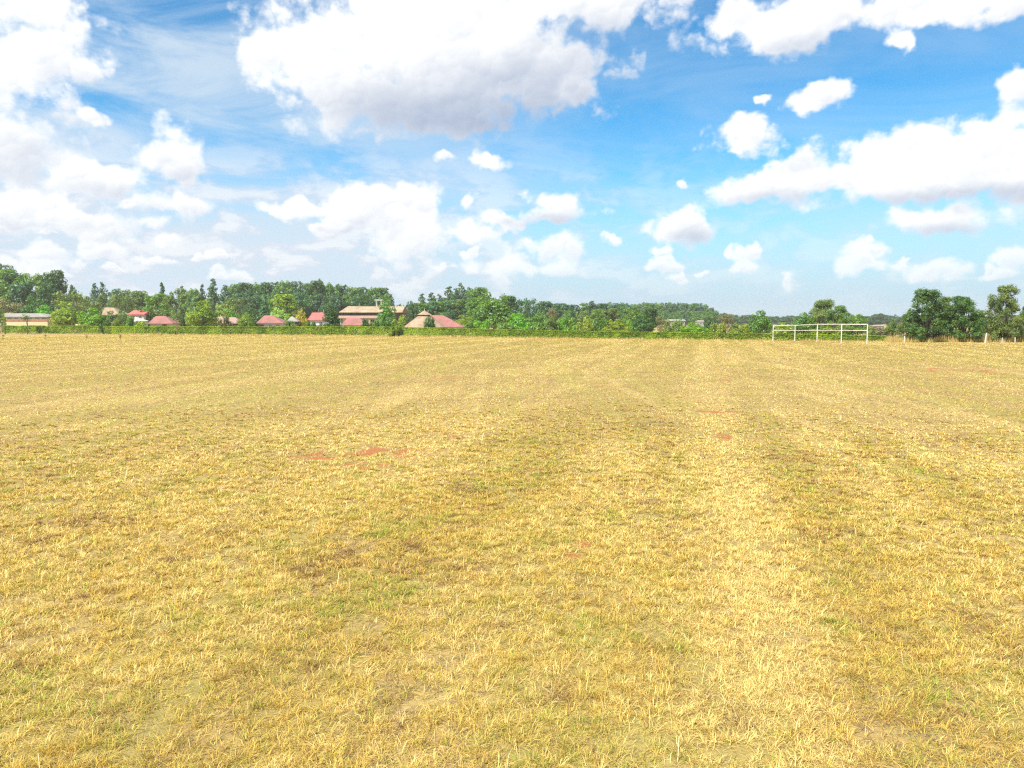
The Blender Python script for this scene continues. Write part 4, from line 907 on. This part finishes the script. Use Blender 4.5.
# one mass of far woodland that closes the view behind all the trees
def woodland():
    rs = np.random.default_rng(77); n = 52000; x = -560 + 1300 * rs.random(n); s = rs.random(n)
    y = np.interp(x, [-560, -160, -60, 0, 60, 130, 740], [380, 340, 345, 380, 520, 640, 640]) + 25 * rs.random(n)
    top = np.interp(x, [-560, -230, -60, -40, 0, 60, 130, 740], [14, 13, 12, 10, 8.5, 8.5, 6.2, 6.5]) * (0.75 + 0.5 * fbm(x * 0.12, x * 0 + 4, 3))
    z = top * rs.random(n) ** 0.7 - 1.3
    pos = np.stack([x, y, z], -1); nrm = np.stack([0 * x, -np.ones(n), 0.7 + 0 * x], -1) + 0.8 * rs.normal(size=(n, 3))
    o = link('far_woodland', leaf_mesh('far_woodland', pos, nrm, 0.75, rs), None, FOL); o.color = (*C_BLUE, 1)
    tag(o, 'low far wood closing the view behind the separate trees', 'woodland', kind='stuff')
woodland()

# dry tall grass at the right field edge
def tall_grass():
    rs = np.random.default_rng(31); n = 16000; px_ = 884 + 190 * rs.random(n); d = 86.5 + 14 * rs.random(n) ** 1.2; x = (px_ - 512) / F * d
    y = d; h = (0.25 + 0.55 * rs.random(n)) * np.where(px_ < 905, 0.8, 1.0) * (0.5 + fbm(x * 0.8, y * 0.5, 2)); a = rs.random(n) * 6.28; w_ = 0.02 + 0.02 * rs.random(n); ln = 0.35 * h * rs.random(n); g = gz(x, y)
    m_ = 14000; hx = HX[1] + (HX[-1] - HX[1]) * rs.random(m_); hy = hedge_y(hx) - 0.25 + 0.5 * rs.random(m_) - 0.9 * rs.random(m_) ** 3
    hh = (0.05 + 0.28 * rs.random(m_) ** 2) * (0.3 + 1.4 * fbm(hx * 0.5, hx * 0 + 2, 3)); n += m_
    x = np.concatenate([x, hx]); y = np.concatenate([y, hy]); h = np.concatenate([h, hh]); a = rs.random(n) * 6.28; w_ = np.concatenate([w_, 0.02 + 0.03 * rs.random(m_)]); ln = 0.4 * h * rs.random(n); g = gz(x, y)
    v = np.zeros((n, 3, 3)); v[:, 0] = np.stack([x - w_, y, g], -1); v[:, 1] = np.stack([x + w_, y + 0.01, g], -1); v[:, 2] = np.stack([x + ln * np.cos(a), y + ln * np.sin(a), g + h], -1)
    me = np_mesh('tall_dry_grass', v.reshape(-1, 3), np.arange(n * 3), np.full(n, 3)); at = me.attributes.new('tint', 'FLOAT_COLOR', 'POINT')
    pal = np.array([(0.66, 0.48, 0.18), (0.55, 0.36, 0.12), (0.72, 0.58, 0.27), (0.36, 0.36, 0.09)]); c4 = np.ones((n, 3, 4)); c4[:, :, :3] = pal[rs.integers(0, 4, n)][:, None, :]
    at.data.foreach_set('color', c4.astype(np.float32).ravel())
    tag(link('tall_dry_grass', me, None, GRASS), 'strips of taller dry grass along the hedge foot and under the field edge trees', 'grass', kind='stuff')
tall_grass()

# ------------------------------------------------------------------ the white goal
def goal():
    posts = [(772.6, 340.8, 325.4), (794.4, 340.9, 325.4), (816.6, 342.0, 324.3), (840.8, 343.3, 324.3), (866.6, 343.9, 324.4)]
    base = foot(820, 342.0); root = empty('goal_frame', (base[0], base[1], 0)); tag(root, 'long white steel pipe goal frame with five posts in front of the hedge', 'goal')
    o = Vector((base[0], base[1], 0)); P_ = []
    for x, yb, yt in posts:
        fx, fy = foot(x, yb); top = ZW(yt, fy); P_.append((Vector((fx, fy, float(gz(fx, fy)))) - o, Vector((fx, fy, top)) - o, fy))
    r = 0.052
    for b, t, d in P_:
        p = MB().tube([b - Vector((0, 0, 0.2)), t + Vector((0, 0, r))], r, 10).build('post', WHITE, root)
    for i in range(4):
        a, b = P_[i][1], P_[i + 1][1]; n = (b - a).normalized() * (r + 0.002)
        MB().tube([a + n, b - n], 0.046 if i != 1 else 0.036, 10).build('crossbar', WHITE, root)
        za, zb = ZW(330.4, P_[i][2]), ZW(330.4, P_[i + 1][2]); a2 = Vector((a.x, a.y, za)); b2 = Vector((b.x, b.y, zb)); n = (b2 - a2).normalized() * (r + 0.002)
        MB().tube([a2 + n, b2 - n], 0.036, 8).build('middle_rail', WHITE, root)
goal()
def post(name, x, yb, yt, r, m_, label, lean=0.0, cat='post', cap=True, d=None, grp=None):
    fx, fy = foot(x, yb) if d is None else (XW(x, d), d); g = float(gz(fx, fy)); h = ZW(yt, fy) - g
    root = empty(name, (fx, fy, g)); tag(root, label, cat, grp); root.rotation_euler = (0, lean, 0)
    mb = MB().tube([(0, 0, -0.25), (0, 0, h * 0.5), (0, 0, h)], [r, r * 0.97, r * 0.92], 10)
    mb.build('shaft', m_, root)
    if cap: MB().tube([(0, 0, h + 0.002), (0, 0, h + 0.04)], [r * 1.05, r * 0.5], 10).build('cap', m_, root)
    return root
post('marker_post', 984.6, 343.0, 333.2, 0.075, WHITE, 'leaning white post between the field edge trees', 0.10)
post('fence_post', 1001.5, 342.6, 338.0, 0.05, OFFWHITE, 'short pale post left of the dark trunk of the grey olive tree', 0.02)
post('fence_post', 1014.5, 342.7, 337.6, 0.05, OFFWHITE, 'short pale post right of the dark trunk of the grey olive tree', -0.03)
post('fence_post', 903.8, 342.4, 336.2, 0.055, OFFWHITE, 'short pale post at the left foot of the field edge trees', 0.0)
post('utility_pole', 177.6, 335.6, 318.0, 0.055, WOOD, 'tall thin dark pole standing at the hedge right of the hip roofed house', 0.0, 'pole')
post('lamp_pole', 107.2, 0, 310.2, 0.06, WHITE, 'thin white pole above the pale shed', 0.0, 'pole', True, 156)
def block(x, y, s, label):
    fx, fy = foot(x, y); g = float(gz(fx, fy)); rs = random.Random(int(x)); pts = []
    mb = MB(); n = 8
    ring = lambda r, z: [(r * (0.8 + 0.4 * rs.random()) * math.cos(6.283 * i / n), r * (0.8 + 0.4 * rs.random()) * math.sin(6.283 * i / n), z) for i in range(n)]
    L_ = [ring(s, -0.05), ring(s * 1.05, s * 0.5), ring(s * 0.8, s * 1.0), ring(s * 0.35, s * 1.25)]
    for a, b in zip(L_[:-1], L_[1:]): mb.hull(a, b)
    o = mb.build('pale_stone', STONE); o.location = (fx, fy, g); tag(o, label, 'stone')
block(256, 334.9, 0.17, 'white stone at the foot of the hedge below the pink hip roofed house')

# ------------------------------------------------------------------ the air
if HAZE:
    m_, b = mat('haze'); pv = b.node('ShaderNodeVolumePrincipled'); pv.inputs['Color'].default_value = (0.86, 0.92, 1.0, 1); pv.inputs['Density'].default_value = HAZE; pv.inputs['Anisotropy'].default_value = 0.3
    o_ = b.node('ShaderNodeOutputMaterial'); b.t.links.new(pv.outputs[0], o_.inputs['Volume'])
    tag(MB().box(-1500, 1500, -300, 1500, -4, 24).build('haze', m_), kind='stuff')
